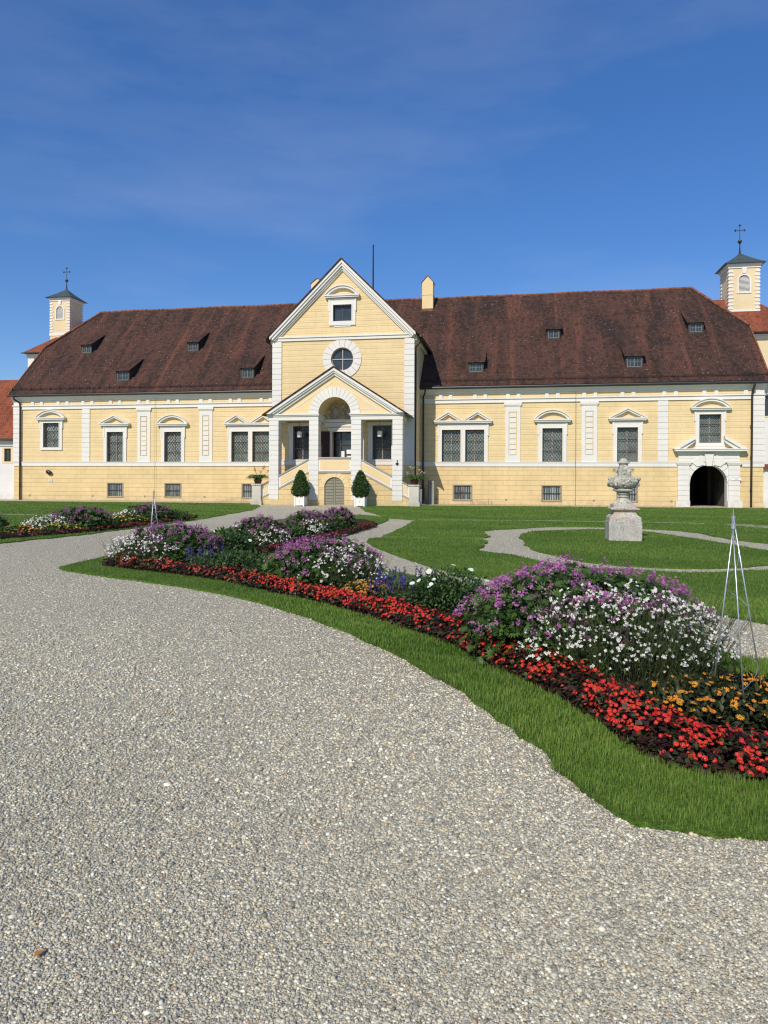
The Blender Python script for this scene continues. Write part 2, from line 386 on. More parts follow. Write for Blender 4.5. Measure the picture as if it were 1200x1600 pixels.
def unit(a): return a / np.maximum(np.linalg.norm(a, axis=-1, keepdims=True), 1e-9)
def frames(yd, up=None, spin=None):
    """rotation matrices whose local Y points along yd and whose Z leans to `up`"""
    y = unit(yd); n = len(y); u = np.tile([0, 0, 1.], (n, 1)) if up is None else up
    x = np.cross(y, u); bad = np.linalg.norm(x, axis=1) < 1e-3; x[bad] = [1, 0, 0]; x = unit(x); z = np.cross(x, y)
    if spin is not None:
        c, s_ = np.cos(spin)[:, None], np.sin(spin)[:, None]; x, z = x * c + z * s_, z * c - x * s_
    return np.stack([x, y, z], axis=2)
def inst(proto, pos, rot, sc, col):
    """proto=(V,T,shade per vert) -> V,T,C arrays"""
    PV, PT, PC = proto; n = len(pos); k = len(PV)
    sc = np.asarray(sc, float); sc = sc[:, None, None] if sc.ndim == 1 else sc[:, None, :]
    v = np.einsum('nij,nkj->nki', rot, PV[None] * sc) + pos[:, None, :]
    t = (PT[None] + (np.arange(n) * k)[:, None, None]).reshape(-1, 3)
    col = np.asarray(col, float)
    if PC.ndim == 1: c = col[:, None, :] * PC[None, :, None]
    else:
        m = PC[:, 3:4]; c = col[:, None, :] * (1 - m)[None] + (PC[:, :3] * m)[None]
    return v.reshape(-1, 3), t, c.reshape(-1, 3)
def join(parts):
    V, T, C = [], [], []; o = 0
    for v, t, c in parts: V.append(v); T.append(t + o); C.append(c); o += len(v)
    return np.concatenate(V), np.concatenate(T), np.concatenate(C)
def cat_proto(ps):
    V, T, C = [], [], []; o = 0
    for v, t, c in ps: V.append(v); T.append(t + o); C.append(c); o += len(v)
    return np.concatenate(V), np.concatenate(T), np.concatenate(C)
def leaf_proto(w=.28, droop=.12, fold=.06):
    V = np.array([[0, 0, 0], [-w, .42, fold], [0, .5, 0], [w, .42, fold], [0, 1, -droop]], float)
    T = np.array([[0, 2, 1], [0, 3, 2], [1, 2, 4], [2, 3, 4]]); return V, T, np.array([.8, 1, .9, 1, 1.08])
def rotz(p, a, pitch=0):
    V, T, C = p; c, s = math.cos(a), math.sin(a); cp, sp = math.cos(pitch), math.sin(pitch)
    A = np.array([[1, 0, 0], [0, cp, -sp], [0, sp, cp]]); B = np.array([[c, -s, 0], [s, c, 0], [0, 0, 1]]); return V @ (B @ A).T, T, C
def palmate(n=5, spread=1.0, w=.17):
    return cat_proto([rotz(leaf_proto(w, .25), (i - (n - 1) / 2) * spread * 2.2 / n, .1) for i in range(n)])
def blossom(n=4, w=.45, cup=.35, centre=None):
    ps = []
    for i in range(n):
        a = 2 * PI * i / n; V = np.array([[0, 0, 0], [-w, .55, cup * .5], [w, .55, cup * .5], [-w * .6, .95, cup], [w * .6, .95, cup]], float)
        C = np.concatenate([np.ones((5, 3)), np.zeros((5, 1))], 1); ps.append(rotz((V, np.array([[0, 2, 1], [1, 2, 4], [1, 4, 3]]), C), a))
    if centre is not None:
        V = np.array([[.16 * math.cos(a), .16 * math.sin(a), .09] for a in np.arange(6) * PI / 3] + [[0, 0, .16]]); T = np.array([[i, (i + 1) % 6, 6] for i in range(6)])
        ps.append((V, T, np.concatenate([np.tile(centre, (7, 1)), np.ones((7, 1))], 1)))
    return cat_proto(ps)
def in_poly(P, poly):
    x, y = P[:, 0], P[:, 1]; q = np.array([(p[0], p[1]) for p in poly]); r = np.zeros(len(P), bool); j = len(q) - 1
    for i in range(len(q)):
        c = (q[i, 1] > y) != (q[j, 1] > y)
        with np.errstate(divide='ignore', invalid='ignore'): r ^= c & (x < (q[j, 0] - q[i, 0]) * (y - q[i, 1]) / (q[j, 1] - q[i, 1]) + q[i, 0])
        j = i
    return r
def smooth_loop(pts, closed=True, n=6, jit=0):
    P = [Vector((p[0], p[1], 0)) for p in pts]; m = len(P); out = []
    for i in range(m if closed else m - 1):
        p0, p1, p2, p3 = (P[(i + k) % m] if closed else P[min(max(i + k, 0), m - 1)] for k in (-1, 0, 1, 2))
        d = (p2 - p1).length; k_ = max(2, min(14, int(d / .35))) if n is None else n
        if (p1 - p0).length > 6 or (p3 - p2).length > 6 or d > 6: t0 = t1 = None
        else: t0, t1 = (p2 - p0) * .42, (p3 - p1) * .42
        for j in range(k_):
            t = j / k_
            if t0 is None: q = p1.lerp(p2, t)
            else: q = p1 * (2 * t**3 - 3 * t**2 + 1) + t0 * (t**3 - 2 * t**2 + t) + p2 * (-2 * t**3 + 3 * t**2) + t1 * (t**3 - t**2)
            if jit: q = q + Vector((random.gauss(0, jit), random.gauss(0, jit), 0))
            out.append(q)
    if not closed: out.append(P[-1])
    return out
def slab(name, loop, z0, z1, mat, **kw):
    n = len(loop); a = sum(loop[i].x * loop[(i + 1) % n].y - loop[(i + 1) % n].x * loop[i].y for i in range(n))
    if a < 0: loop = loop[::-1]
    tr = tessellate_polygon([loop]); mb = MB(); v = [(p.x, p.y, z1) for p in loop]; f = []
    for t in tr:
        p = [loop[i] for i in t]; ar = (p[1] - p[0]).cross(p[2] - p[0]).z
        f.append(tuple(t) if ar > 0 else tuple(t[::-1]))
    mb.add(v, f); mb.add([(p.x, p.y, z0) for p in loop] + [(p.x, p.y, z1) for p in loop], [(i, (i + 1) % n, (i + 1) % n + n, i + n) for i in range(n)])
    return mb.build(name, mat, recalc=False, **kw)

# ------------------------------------------------------------------ ground
g = MB(); g.add([(-600, -300, 0), (600, -300, 0), (600, 900, 0), (-600, 900, 0)], [(0, 1, 2, 3)]); g.build('gravel_ground', 'gravel', kind='structure', recalc=False)

# ------------------------------------------------------------------ the palace
pal = empty('palace', L2W(0, 0), -TH, label='long yellow and white palace with brown tiled hipped roof, central gable and arched porch', cat='palace')
W0, W1 = -27.55, 29.05
SINGLE = [  # cx, opening w, z0, z1, surround x0,x1,top, pediment x0,x1,z0,z1, kind
    (-24.17, 1.40, 4.25, 6.22, -25.13, -23.20, 6.47, -25.50, -22.84, 6.47, 7.28, 'seg'),
    (-18.55, 1.40, 3.07, 5.45, -19.53, -17.57, 5.90, -19.87, -17.23, 5.94, 6.78, 'tri'),
    (-13.63, 1.40, 3.07, 5.42, -14.60, -12.66, 5.88, -14.95, -12.31, 5.90, 6.76, 'seg'),
    (15.20, 1.38, 3.07, 5.46, 14.22, 16.18, 5.90, 13.90, 16.50, 5.92, 6.78, 'seg'),
    (20.28, 1.38, 3.07, 5.48, 19.32, 21.24, 5.92, 18.98, 21.58, 5.96, 6.83, 'tri'),
    (25.66, 1.40, 4.38, 6.32, 24.70, 26.62, 6.60, 24.36, 26.98, 6.62, 7.42, 'seg')]
DOUBLE = [(-7.27, -9.06, -5.48, -9.36, -5.18), (8.90, 7.11, 10.69, 6.80, 11.0)]
BAS = [-18.55, -13.63, -7.27, 8.88, 15.16, 20.28]
def rect(x0, x1, z0, z1): return [(x0, z0), (x1, z0), (x1, z1), (x0, z1)]
holes = [rect(c - w_ / 2, c + w_ / 2, z0, z1) for c, w_, z0, z1, *_ in SINGLE]
for c, *_ in DOUBLE: holes += [rect(c - 1.52, c - .17, 3.07, 5.40), rect(c + .17, c + 1.52, 3.07, 5.40)]
PC, PR, PZ = 25.57, 1.19, 1.67       # gate arch centre, radius, springing
def archpts(cx, cz, r, z0, n=18): return [(cx - r, z0)] + [(cx - r * math.cos(PI * i / n), cz + r * math.sin(PI * i / n)) for i in range(n + 1)] + [(cx + r, z0)]
mb = MB(); mb.wall([(W0, 2.9), (W1, 2.9), (W1, 8.3), (W0, 8.3)], holes, 0, .34)
mb.build('wall', 'wall', pal)
mb = MB(); bh = [rect(c - .66, c + .66, .36, 1.40) for c in BAS]
gate_h = [(23.9, 0.0)] + [(23.9, 2.9), (27.24, 2.9), (27.24, 0.0)]
mb.wall([(W0, -.02), (23.9, -.02), (23.9, 2.9), (W0, 2.9)], bh, -.003, .25); mb.wall([(27.24, -.02), (W1, -.02), (W1, 2.9), (27.24, 2.9)], [], -.003, .2)
mb.build('basement_wall', 'basement', pal)
mb = MB()   # gable-end and rear walls
zg = [(0, -.02), (15.4, -.02), (15.4, 8.4), (11.4, 13.0), (4, 13.0), (0, 8.4)]
for x in (W0 + .004, W1 - .004): mb.add([(x, y, z) for y, z in zg], [tuple(range(6))])
mb.add([(W0, 15.4, 0), (W1, 15.4, 0), (W1, 15.4, 8.4), (W0, 15.4, 8.4)], [(0, 1, 2, 3)])
mb.build('end_wall', 'yplain', pal)
# trim
mb = MB()
def hband(mb, x0, x1, y, z0, z1, p): mb.box(x0, x1, y - p, y + .02, z0, z1)
hband(mb, W0 - .05, 23.66, 0, 2.75, 3.07, .07); hband(mb, W0 - .07, 23.64, 0, 3.02, 3.085, .11)
hband(mb, 27.70, W1 + .05, 0, 2.75, 3.07, .07); hband(mb, 27.72, W1 + .07, 0, 3.02, 3.085, .11)
mb.build('string_course', 'white', pal)
mb = MB(); hband(mb, W0 - .06, W1 + .06, 0, 7.36, 7.58, .07); hband(mb, W0 - .08, W1 + .08, 0, 7.58, 7.67, .15); hband(mb, W0 - .07, W1 + .07, 0, 7.32, 7.37, .10)
mb.build('frieze_band', 'white', pal)
mb = MB(); mb.prismx([(.0, 7.96), (-.12, 7.96), (-.13, 8.06), (-.2, 8.09), (-.24, 8.16), (-.28, 8.24), (-.34, 8.30), (-.34, 8.33), (0, 8.37)], W0 - .12, W1 + .12)
mb.build('cornice', 'white', pal)
for xs in [(-16.67, -16.37, -15.91, -15.61), (-14.14, -13.86, -13.40, -13.12), (-11.46, -11.16, -10.69, -10.40), (-9.04, -8.77, -8.31, -8.04), (-6.56, -6.28, -5.82, -5.55), (-26.0, -25.72, -25.2, -24.92), (-23.7, -23.42, -22.9, -22.62), (-21.5, -21.22, -20.72, -20.44), (-19.1, -18.82, -18.3, -18.02),
           (7.14, 7.40, 7.86, 8.12), (9.62, 9.88, 10.36, 10.62), (11.97, 12.23, 12.71, 12.97), (14.68, 14.94, 15.44, 15.70), (17.24, 17.50, 18.0, 18.24), (19.8, 20.06, 20.53, 20.79), (22.56, 22.82, 23.32, 23.58), (25.15, 25.41, 25.92, 26.17), (27.79, 28.05, 28.55, 28.81)]:
    for a, b in (xs[:2], xs[2:]):
        mb = MB(); mb.box(a, b, -.07, .02, 7.665, 7.965); mb.box(a + .05, b - .05, -.085, 0, 7.70, 7.93); mb.build('frieze_block', 'white', pal)
mb = MB(); mb.rustic(W0 - .04, W0 + .66, -.09, .3, 3.085, 7.32); mb.box(W0 - .03, W0 + .6, -.06, .02, 7.67, 7.96); mb.build('corner_pilaster', 'white', pal)
mb = MB(); mb.rustic(W1 - .70, W1 + .04, -.09, .3, 3.085, 7.32); mb.box(W1 - .60, W1 + .03, -.06, .02, 7.67, 7.96); mb.build('corner_pilaster', 'white', pal)
for a, b in ((-21.44, -20.76), (22.27, 22.95)):
    mb = MB(); mb.rustic(a, b, -.07, .02, 3.085, 7.32); mb.build('rusticated_pilaster', 'white', pal)
for a, b in ((-16.64, -15.56), (-11.44, -10.37), (11.93, 12.97), (17.20, 18.25)):
    mb = MB(); c = (a + b) / 2
    mb.box(a, b, -.05, .02, 3.085, 3.55); mb.box(a, b, -.05, .02, 6.66, 7.12)
    mb.box(a, c - .29, -.05, .02, 3.55, 6.66); mb.box(c + .29, b, -.05, .02, 3.55, 6.66)
    mb.box(a - .05, b + .05, -.09, .02, 7.06, 7.14); mb.box(a - .10, b + .10, -.13, .02, 7.14, 7.32)
    for k in range(8):
        z = 3.60 + k * .382; mb.box(c - .22, c + .22, -.045, .02, z, z + .30)
    mb.build('panelled_pilaster', 'white', pal)

def grille(mb, x0, x1, z0, z1, y, cell=.22):
    r = .013
    n = max(2, round((x1 - x0) / cell)); m = max(2, round((z1 - z0) / (cell * 1.35))); dx = (x1 - x0) / n; dz = (z1 - z0) / m
    for i in range(n):
        for j in range(m):
            xa, xb, za, zb = x0 + i * dx, x0 + (i + 1) * dx, z0 + j * dz, z0 + (j + 1) * dz
            for s_ in (0, 1):
                P_ = []
                for k in range(5):
                    t = k / 4; xx = xa + dx * t; zz = (za + dz * t) if s_ == 0 else (zb - dz * t)
                    zz += math.sin(t * 2 * PI) * .03 * (1 if (i + j) % 2 else -1)
                    P_.append((xx, y - .004 * s_, zz))
                mb.tube(P_, r, 3, False)
    for x in (x0, x1): mb.box(x - .012, x + .012, y - .012, y + .012, z0, z1)
    for k in range(4): z = z0 + (z1 - z0) * k / 3; mb.box(x0, x1, y - .014, y + .010, z - .012, z + .012)
def sash(par, x0, x1, z0, z1, y, rows=3, pane='glass', fr='frame', gr=True, cols=2, fw=.05):
    mb = MB(); mb.add([(x0, y + .05, z0), (x1, y + .05, z0), (x1, y + .05, z1), (x0, y + .05, z1)], [(0, 1, 2, 3)]); mb.build('pane', pane, par)
    mb = MB(); mb.box(x0, x0 + fw, y, y + .07, z0, z1); mb.box(x1 - fw, x1, y, y + .07, z0, z1); mb.box(x0 + fw, x1 - fw, y + .003, y + .07, z0, z0 + fw); mb.box(x0 + fw, x1 - fw, y + .003, y + .07, z1 - fw, z1)
    for k in range(1, cols): x = x0 + (x1 - x0) * k / cols; mb.box(x - .035, x + .035, y - .01, y + .065, z0 + fw, z1 - fw)
    for k in range(1, rows):
        z = z0 + (z1 - z0) * k / rows; mb.box(x0 + fw, x1 - fw, y + .006, y + .06, z - .022, z + .022)
    mb.build('frame', fr, par)
    if gr: mb = MB(); grille(mb, x0 + .03, x1 - .03, z0 + .02, z1 - .03, y - .12); mb.build('grille', 'iron', par)
def pediment(mb, x0, x1, z0, z1, kind, y=0, t=.17, p=.34):
    mb.box(x0 + .06, x1 - .06, y - p + .06, y + .02, z0 + .004, z0 + .10); mb.box(x0, x1, y - p, y + .02, z0 + .10, z0 + .19); b = z0 + .19
    cx = (x0 + x1) / 2
    if kind == 'tri':
        peaks = [(x0, cx, x1)]
    elif kind == 'dbl':
        q = (x1 - x0) / 4; peaks = [(x0, x0 + q, cx), (cx, x1 - q, x1)]
    else: peaks = []
    for a, m, c in peaks:
        for (s, e, sg) in ((a, m, 1), (c, m, -1)):
            zt = z1 - (0 if kind == 'tri' else .02)
            for q, (pp, tt, off) in enumerate(((p + .01 , t * .45, 0), (p - .07, t, 0))):
                # rake bar measured down from the top edge
                mb.prism([(s, b), (e, zt), (e, zt - tt * 1.15), (s + sg * tt * 1.6, b)] if q == 0 else [(s + sg * .01, b - .0), (e, zt - .01), (e, zt - tt * 1.25), (s + sg * tt * 2.1, b)], y - pp, y + .02 - .003 * q)
    if kind == 'seg':
        h = z1 - b; hw = (x1 - x0) / 2; r = (hw * hw + h * h) / (2 * h); cz = z1 - r; a = math.asin(hw / r)
        mb.arc(cx, cz, r - .07, r, PI / 2 - a, PI / 2 + a, y - p, y + .02, 20)
        a2 = math.acos(min(1, (b - cz) / (r - .07))); mb.arc(cx, cz, r - .21, r - .07, PI / 2 - a2, PI / 2 + a2, y - p + .08, y + .018, 20)
def surround(mb, x0, x1, z0, z1, ops, y=0, p=.09, ear=.05, sill=False):
    oz0 = ops[0][2]; oz1 = ops[0][3]
    xs = [x0] + [q for o in ops for q in o[:2]] + [x1]
    for i in range(0, len(xs), 2): mb.box(xs[i], xs[i + 1], y - p, y + .02, z0, oz1)
    mb.box(x0, x1, y - p, y + .02, oz1, z1)
    if z0 < oz0 - .01:
        for o in ops: mb.box(o[0], o[1], y - p, y + .02, z0, oz0)
    # raised outer fillet
    mb.box(x0 - ear, x0 + .07, y - p - .03, y + .02, oz1 - .45, z1 - .01); mb.box(x1 - .07, x1 + ear, y - p - .03, y + .02, oz1 - .45, z1 - .01)
    mb.box(x0 + .07, x1 - .07, y - p - .028, y + .02, z1 - .12, z1 - .012)
    for o in ops:
        mb.box(o[0] - .07, o[0] - .0, y - p - .02, y + .01, oz0, oz1 + .06); mb.box(o[1], o[1] + .07, y - p - .02, y + .01, oz0, oz1 + .06); mb.box(o[0], o[1], y - p - .022, y + .01, oz1, oz1 + .06)
for c, w_, z0, z1, sx0, sx1, st, px0, px1, pz0, pz1, k in SINGLE:
    mb = MB(); surround(mb, sx0, sx1, z0 - .22 if z0 > 3.5 else z0 + .02, st, [(c - w_ / 2, c + w_ / 2, z0, z1)]); pediment(mb, px0, px1, pz0 - .01, pz1, k)
    par = mb.build('window', 'white', pal); sash(par, c - w_ / 2, c + w_ / 2, z0, z1, .20)
for c, sx0, sx1, px0, px1 in DOUBLE:
    ops = [(c - 1.52, c - .17, 3.07, 5.40), (c + .17, c + 1.52, 3.07, 5.40)]
    mb = MB(); surround(mb, sx0, sx1, 3.09, 5.86, ops); pediment(mb, px0, px1, 5.87, 6.73, 'dbl')
    par = mb.build('window', 'white', pal)
    for o in ops: sash(par, o[0], o[1], o[2], o[3], .20)
for c in BAS:
    mb = MB(); x0, x1 = c - .66, c + .66
    mb.box(x0 - .05, x0 + .04, -.03, .1, .32, 1.44); mb.box(x1 - .04, x1 + .05, -.03, .1, .32, 1.44); mb.box(x0 + .04, x1 - .04, -.028, .1, 1.37, 1.44); mb.box(x0 - .06, x1 + .06, -.05, .1, .27, .33)
    par = mb.build('basement_window', 'frame_l', pal); sash(par, x0 + .04, x1 - .04, .34, 1.38, .06, 2, 'glasscurt', 'frame_l', False, 2, .045)
    mb = MB()
    for k in range(1, 8):
        x = x0 + (x1 - x0) * k / 8; mb.tube([(x, .015, .34), (x, .015, 1.38)], .011, 4)
    mb.box(x0 + .04, x1 - .04, -.002, .012, .84, .875); mb.build('bars', 'iron', par)

# gate portal
mb = MB()
mb.wall([(23.9, 0), (PC - PR, 0)] + archpts(PC, PZ, PR, 0)[1:-1] + [(PC + PR, 0), (27.24, 0), (27.24, 3.1), (23.9, 3.1)], [], -.02, .1)
q = archpts(PC, PZ, PR, 0); n = len(q); mb.add([(x, -.02, z) for x, z in q] + [(x, .55, z) for x, z in q], [(i, i + 1, i + 1 + n, i + n) for i in range(n - 1)])
por = mb.build('gate_portal', 'white', pal)
for s in (-1, 1):
    mb = MB(); x0, x1 = sorted((PC + s * 1.24, PC + s * 1.98)); mb.rustic(x0, x1, -.16, .02, .42, 2.88, .36, .03, .03); mb.box(min(PC + s * 1.2, PC + s * 2.12), max(PC + s * 1.2, PC + s * 2.12), -.20, .02, 0, .42)
    mb.box(x0 - .06, x1 + .06, -.22, .02, 2.88, 2.96); mb.box(x0 - .10, x1 + .10, -.27, .02, 2.96, 3.08)
    mb.build('pier', 'white', por)
mb = MB(); mb.arc(PC, PZ, PR, PR + .42, 0, PI, -.09, .02, 24, 9); mb.prism([(PC - .17, PZ + PR - .06), (PC + .17, PZ + PR - .06), (PC + .30, 3.66), (PC - .30, 3.66)], -.26, -.02)
for s in (-1, 1):
    mb.prism([(PC + s * .34, PZ + PR + .02), (PC + s * .74, PZ + PR - .10), (PC + s * 1.15, 3.08), (PC + s * .46, 3.60)], -.17, -.02)
mb.build('voussoirs', 'white', por)
mb = MB(); mb.box(23.62, 27.52, -.13, .02, 3.10, 3.74); mb.box(23.7, 27.44, -.15, 0, 3.30, 3.33); mb.box(23.55, 27.6, -.3, .02, 3.72, 3.80); mb.box(23.33, 27.90, -.52, .02, 3.80, 3.92); mb.box(23.28, 27.95, -.56, .02, 3.92, 3.98)
for s in (-1, 1):
    e = PC + s * 2.33; i = PC + s * .93
    mb.prism([(e, 3.98), (i, 4.84), (i, 4.62), (e - s * .36, 3.98)], -.50, .02); mb.prism([(e - s * .30, 3.98), (i, 4.66), (i, 4.44), (e - s * .8, 3.98)], -.36, .02)
mb.build('broken_pediment', 'white', por)
mb = MB(); mb.box(24.72, 26.60, -.06, .02, 3.985, 4.18); mb.build('window_plinth', 'white', por)
mb = MB()   # dark passage behind the gate
x0, x1 = PC - PR - .25, PC + PR + .25
mb.box(x0 - .2, x0, .55, 14.5, 0, 3.2); mb.box(x1, x1 + .2, .55, 14.5, 0, 3.2); mb.box(x0 - .2, x1 + .2, .55, 14.5, 3.0, 3.2); mb.box(x0 - .2, x1 + .2, 14.5, 14.7, 0, 3.2)
for y in (5, 10): mb.box(x0, x0 + .2, y, y + .5, 0, 3.0); mb.box(x1 - .2, x1, y, y + .5, 0, 3.0)
mb.build('passage', 'passage', por)
mb = MB(); mb.box(x1 - .08, x1 - .02, 2.5, 3.4, 1.0, 1.8); mb.build('notice_board', 'framedark', por)
mb = MB(); mb.box(27.0, 27.62, -.185, -.162, 1.80, 2.02); s_ = mb.build('plaque', 'signwhite', por)
mb = MB(); mb.box(27.02, 27.60, -.19, -.186, 1.985, 2.005); mb.box(27.02, 27.60, -.19, -.186, 1.815, 1.835); mb.box(27.22, 27.40, -.19, -.186, 1.90, 1.925); mb.build('plaque_marking', 'redline', por)

# main roof -----------------------------------------------------------------
K = 1.03; ZE = 8.56; YE = -.44
def rz_(y): return ZE + (y - YE) * K
RL, RR = -24.6, 26.2; YR = 7.7; ZR = rz_(YR); YK = 4.0; ZK = rz_(YK); EL, ER = -27.75, 29.35; YB = 2 * YR - YE; YKB = 2 * YR - YK
mb = MB()
P_ = [(EL, YE, ZE), (ER, YE, ZE), (ER, YK, ZK), (RR, YR, ZR), (RL, YR, ZR), (EL, YK, ZK)]
Q_ = [(EL, YB, ZE), (ER, YB, ZE), (ER, YKB, ZK), (RR, YR, ZR), (RL, YR, ZR), (EL, YKB, ZK)]
# front slope as a fine grid with a slight sag so the tile surface is not dead flat
nx, ny = 120, 22; V = []; F_ = []
for j in range(ny + 1):
    y = YE + (YR - YE) * j / ny
    a = EL if y < YK else EL + (RL - EL) * (y - YK) / (YR - YK); b = ER if y < YK else ER + (RR - ER) * (y - YK) / (YR - YK)
    for i in range(nx + 1):
        x = a + (b - a) * i / nx; e = math.sin(PI * j / ny) ** .5 if 0 < j < ny else 0
        V.append((x, y, rz_(y) + .035 * e * (math.sin(x * .55 + y * .3) + .6 * math.sin(x * 1.3 - y * .9 + 1)) - .05 * e + (.02 * math.sin(x * .8) if j == ny else 0)))
for j in range(ny):
    for i in range(nx): F_.append((j * (nx + 1) + i, j * (nx + 1) + i + 1, (j + 1) * (nx + 1) + i + 1, (j + 1) * (nx + 1) + i))
mb.add(V, F_); mb.add(Q_, [(5, 4, 3, 2, 1, 0)])
mb.add([P_[5], P_[4], Q_[5]], [(0, 1, 2)]); mb.add([P_[2], Q_[2], P_[3]], [(0, 1, 2)])
# thickness at eave and verge
mb.add([(EL, YE, ZE), (ER, YE, ZE), (ER, YE + .02, ZE - .10), (EL, YE + .02, ZE - .10)], [(0, 3, 2, 1)])
mb.add([(EL, YE + .02, ZE - .10), (ER, YE + .02, ZE - .10), (ER, 0, ZE - .08), (EL, 0, ZE - .08)], [(0, 3, 2, 1)])
roof = mb.build('roof', 'roof', pal)
mb = MB()
n = 125
for i in range(n):
    x = RL + (RR - RL) * i / n; l = (RR - RL) / n
    mb.tube([(x, YR, ZR + .02 * math.sin(x * .8) + .01), (x + l * 1.05, YR, ZR + .02 * math.sin(x * .8) + .025)], [.10, .12], 8)
for a, b in ((P_[5], P_[4]), (P_[2], P_[3])):
    a, b = Vector(a), Vector(b); m_ = 13
    for i in range(m_): p, q = a.lerp(b, i / m_), a.lerp(b, (i + 1.05) / m_); mb.tube([p + Vector((0, 0, .02)), q + Vector((0, 0, .04))], [.09, .11], 8)
mb.build('ridge_tiles', 'ridge', roof)
for x in (EL - .02, ER + .02):
    mb = MB(); mb.prismx([(YE, ZE - .12), (YE, ZE + .03), (YK, ZK + .03), (YK, ZK - .14)], x - .05, x + .05); mb.build('verge_board', 'ridge', roof)
def gutter(pts, name, par, r=.085):
    mb = MB(); mb.tube(pts, r, 10); mb.build(name, 'gutter', par)
gutter([(EL - .03, YE - .10, ZE - .15), (-4.30, YE - .10, ZE - .15)], 'gutter', roof); gutter([(5.82, YE - .10, ZE - .15), (ER + .03, YE - .10, ZE - .15)], 'gutter', roof)
mb = MB()    # snow guard
for a, b in ((EL + .1, -4.35), (5.95, ER - .1)):
    y = YE + .28; z = rz_(y)
    for dz in (.10, .18): mb.tube([(a, y, z + dz), (b, y, z + dz)], .014, 5)
    k = int((b - a) / .85)
    for i in range(k + 1):
        x = a + (b - a) * i / k; mb.box(x - .015, x + .015, y - .03, y + .05, z - .02, z + .24)
mb.build('snow_guard', 'pipe', roof)

def dormer(cx, y0, wid, h, lift):
    z0 = rz_(y0) + .05; z1 = z0 + h; x0, x1 = cx - wid / 2, cx + wid / 2
    sl_ = .60; ym = y0 + (z1 + .06 - rz_(y0)) / (K - sl_); zm = rz_(ym)
    mb = MB()   # cheeks and frame
    mb.box(x0 - .10, x0, y0, y0 + .12, z0 - .12, z1); mb.box(x1, x1 + .10, y0, y0 + .12, z0 - .12, z1); mb.box(x0, x1, y0 - .01, y0 + .12, z0 - .14, z0); mb.box(x0 - .12, x1 + .12, y0 - .02, y0 + .12, z1, z1 + .07)
    yy = y0 + (z1 - rz_(y0)) / K
    for x in (x0 - .10, x1 + .10): mb.add([(x, y0 + .05, z0 - .1), (x, y0 + .05, z1 + .05), (x, ym, zm), (x, y0 + .3, rz_(y0 + .3) - .1)], [(0, 1, 2, 3)])
    d = mb.build('dormer', 'dormwood', pal)
    mb = MB(); a, b = x0 - .22, x1 + .22; ty = .07
    V = []
    for (y, z, e) in ((y0 - .18, z1 + .02, 0), (y0 + .5, z1 + .02 + .68 * sl_, .03), (ym + .1, zm + .08, .02)):
        V += [(a - e, y, z), (b + e, y, z), (a - e, y, z + ty), (b + e, y, z + ty)]
    mb.add(V, [(0, 1, 3, 2), (0, 2, 6, 4), (4, 6, 10, 8), (1, 5, 7, 3), (5, 9, 11, 7), (2, 3, 7, 6), (6, 7, 11, 10), (0, 4, 5, 1), (4, 8, 9, 5)])
    mb.build('dormer_roof', 'roof', d)
    mb = MB(); mb.add([(x0, y0 + .07, z0), (x1, y0 + .07, z0), (x1, y0 + .07, z1), (x0, y0 + .07, z1)], [(0, 1, 2, 3)]); mb.build('pane', 'glassdark', d)
    mb = MB()
    for x in (x0 + .02, cx, x1 - .02): mb.box(x - .025, x + .025, y0 + .03, y0 + .068, z0, z1)
    for z in (z0 + .02, z1 - .02): mb.box(x0, x1, y0 + .032, y0 + .066, z - .025, z + .025)
    for x in (x0 + wid * .25, x0 + wid * .75): mb.box(x - .01, x + .01, y0 + .05, y0 + .067, z0, z1)
    mb.box(x0, x1, y0 + .052, y0 + .067, (z0 + z1) / 2 - .01, (z0 + z1) / 2 + .01); mb.build('frame', 'gutterframe', d)
for a in ((-23.28, 3.3, .82, .50, 0), (-18.28, .55, .98, .58, 0), (-13.55, 3.2, .82, .52, 0), (-7.78, .55, .92, .58, 0), (9.77, .6, .92, .52, 0), (15.43, 3.35, .78, .50, 0), (20.83, .7, .98, .60, 0), (25.56, 3.5, .84, .52, 0)): dormer(a[0], a[1], a[2], a[3] + .12, 0)

# chimneys and pole
for (x0, x1, y0, y1, zb, zs, zt, zw) in ((5.03, 5.93, 6.55, 7.5, 15.4, 18.05, 18.60, 17.0), (-4.80, -3.70, 7.75, 8.6, 15.8, 18.72, 19.18, 17.4)):
    mb = MB(); mb.box(x0, x1, y0, y1, zb, zs); cx = (x0 + x1) / 2
    mb.prism([(x0, zs), (x1, zs), (cx, zt - .05)], y0, y1); c = mb.build('chimney', 'yplain', pal)
    mb = MB(); mb.box(x0 - .03, x1 + .03, y0 - .03, y1 + .03, zw, zw + .06); mb.build('chimney_band', 'yplain', c)
    mb = MB()
    for s in (-1, 1): e = x0 - .07 if s < 0 else x1 + .07; mb.prism([(e, zs - .05), (e, zs - .01), (cx, zt + .02), (cx, zt - .02)], y0 - .06, y1 + .06)
    mb.build('chimney_cap', 'ridge', c)
    mb = MB(); mb.box(x0 - .05, x1 + .05, y0 - .05, y1 + .05, rz_(y0) - .35, rz_(y0) + .12); mb.build('chimney_flashing', 'ridge', c)
mb = MB(); mb.tube([(.66, YR + .1, 16.2), (.66, YR + .1, 21.72)], [.075, .055], 8); mb.sphere((.66, YR + .1, 21.75), .07, 5); mb.build('flagpole', 'pipe', pal)

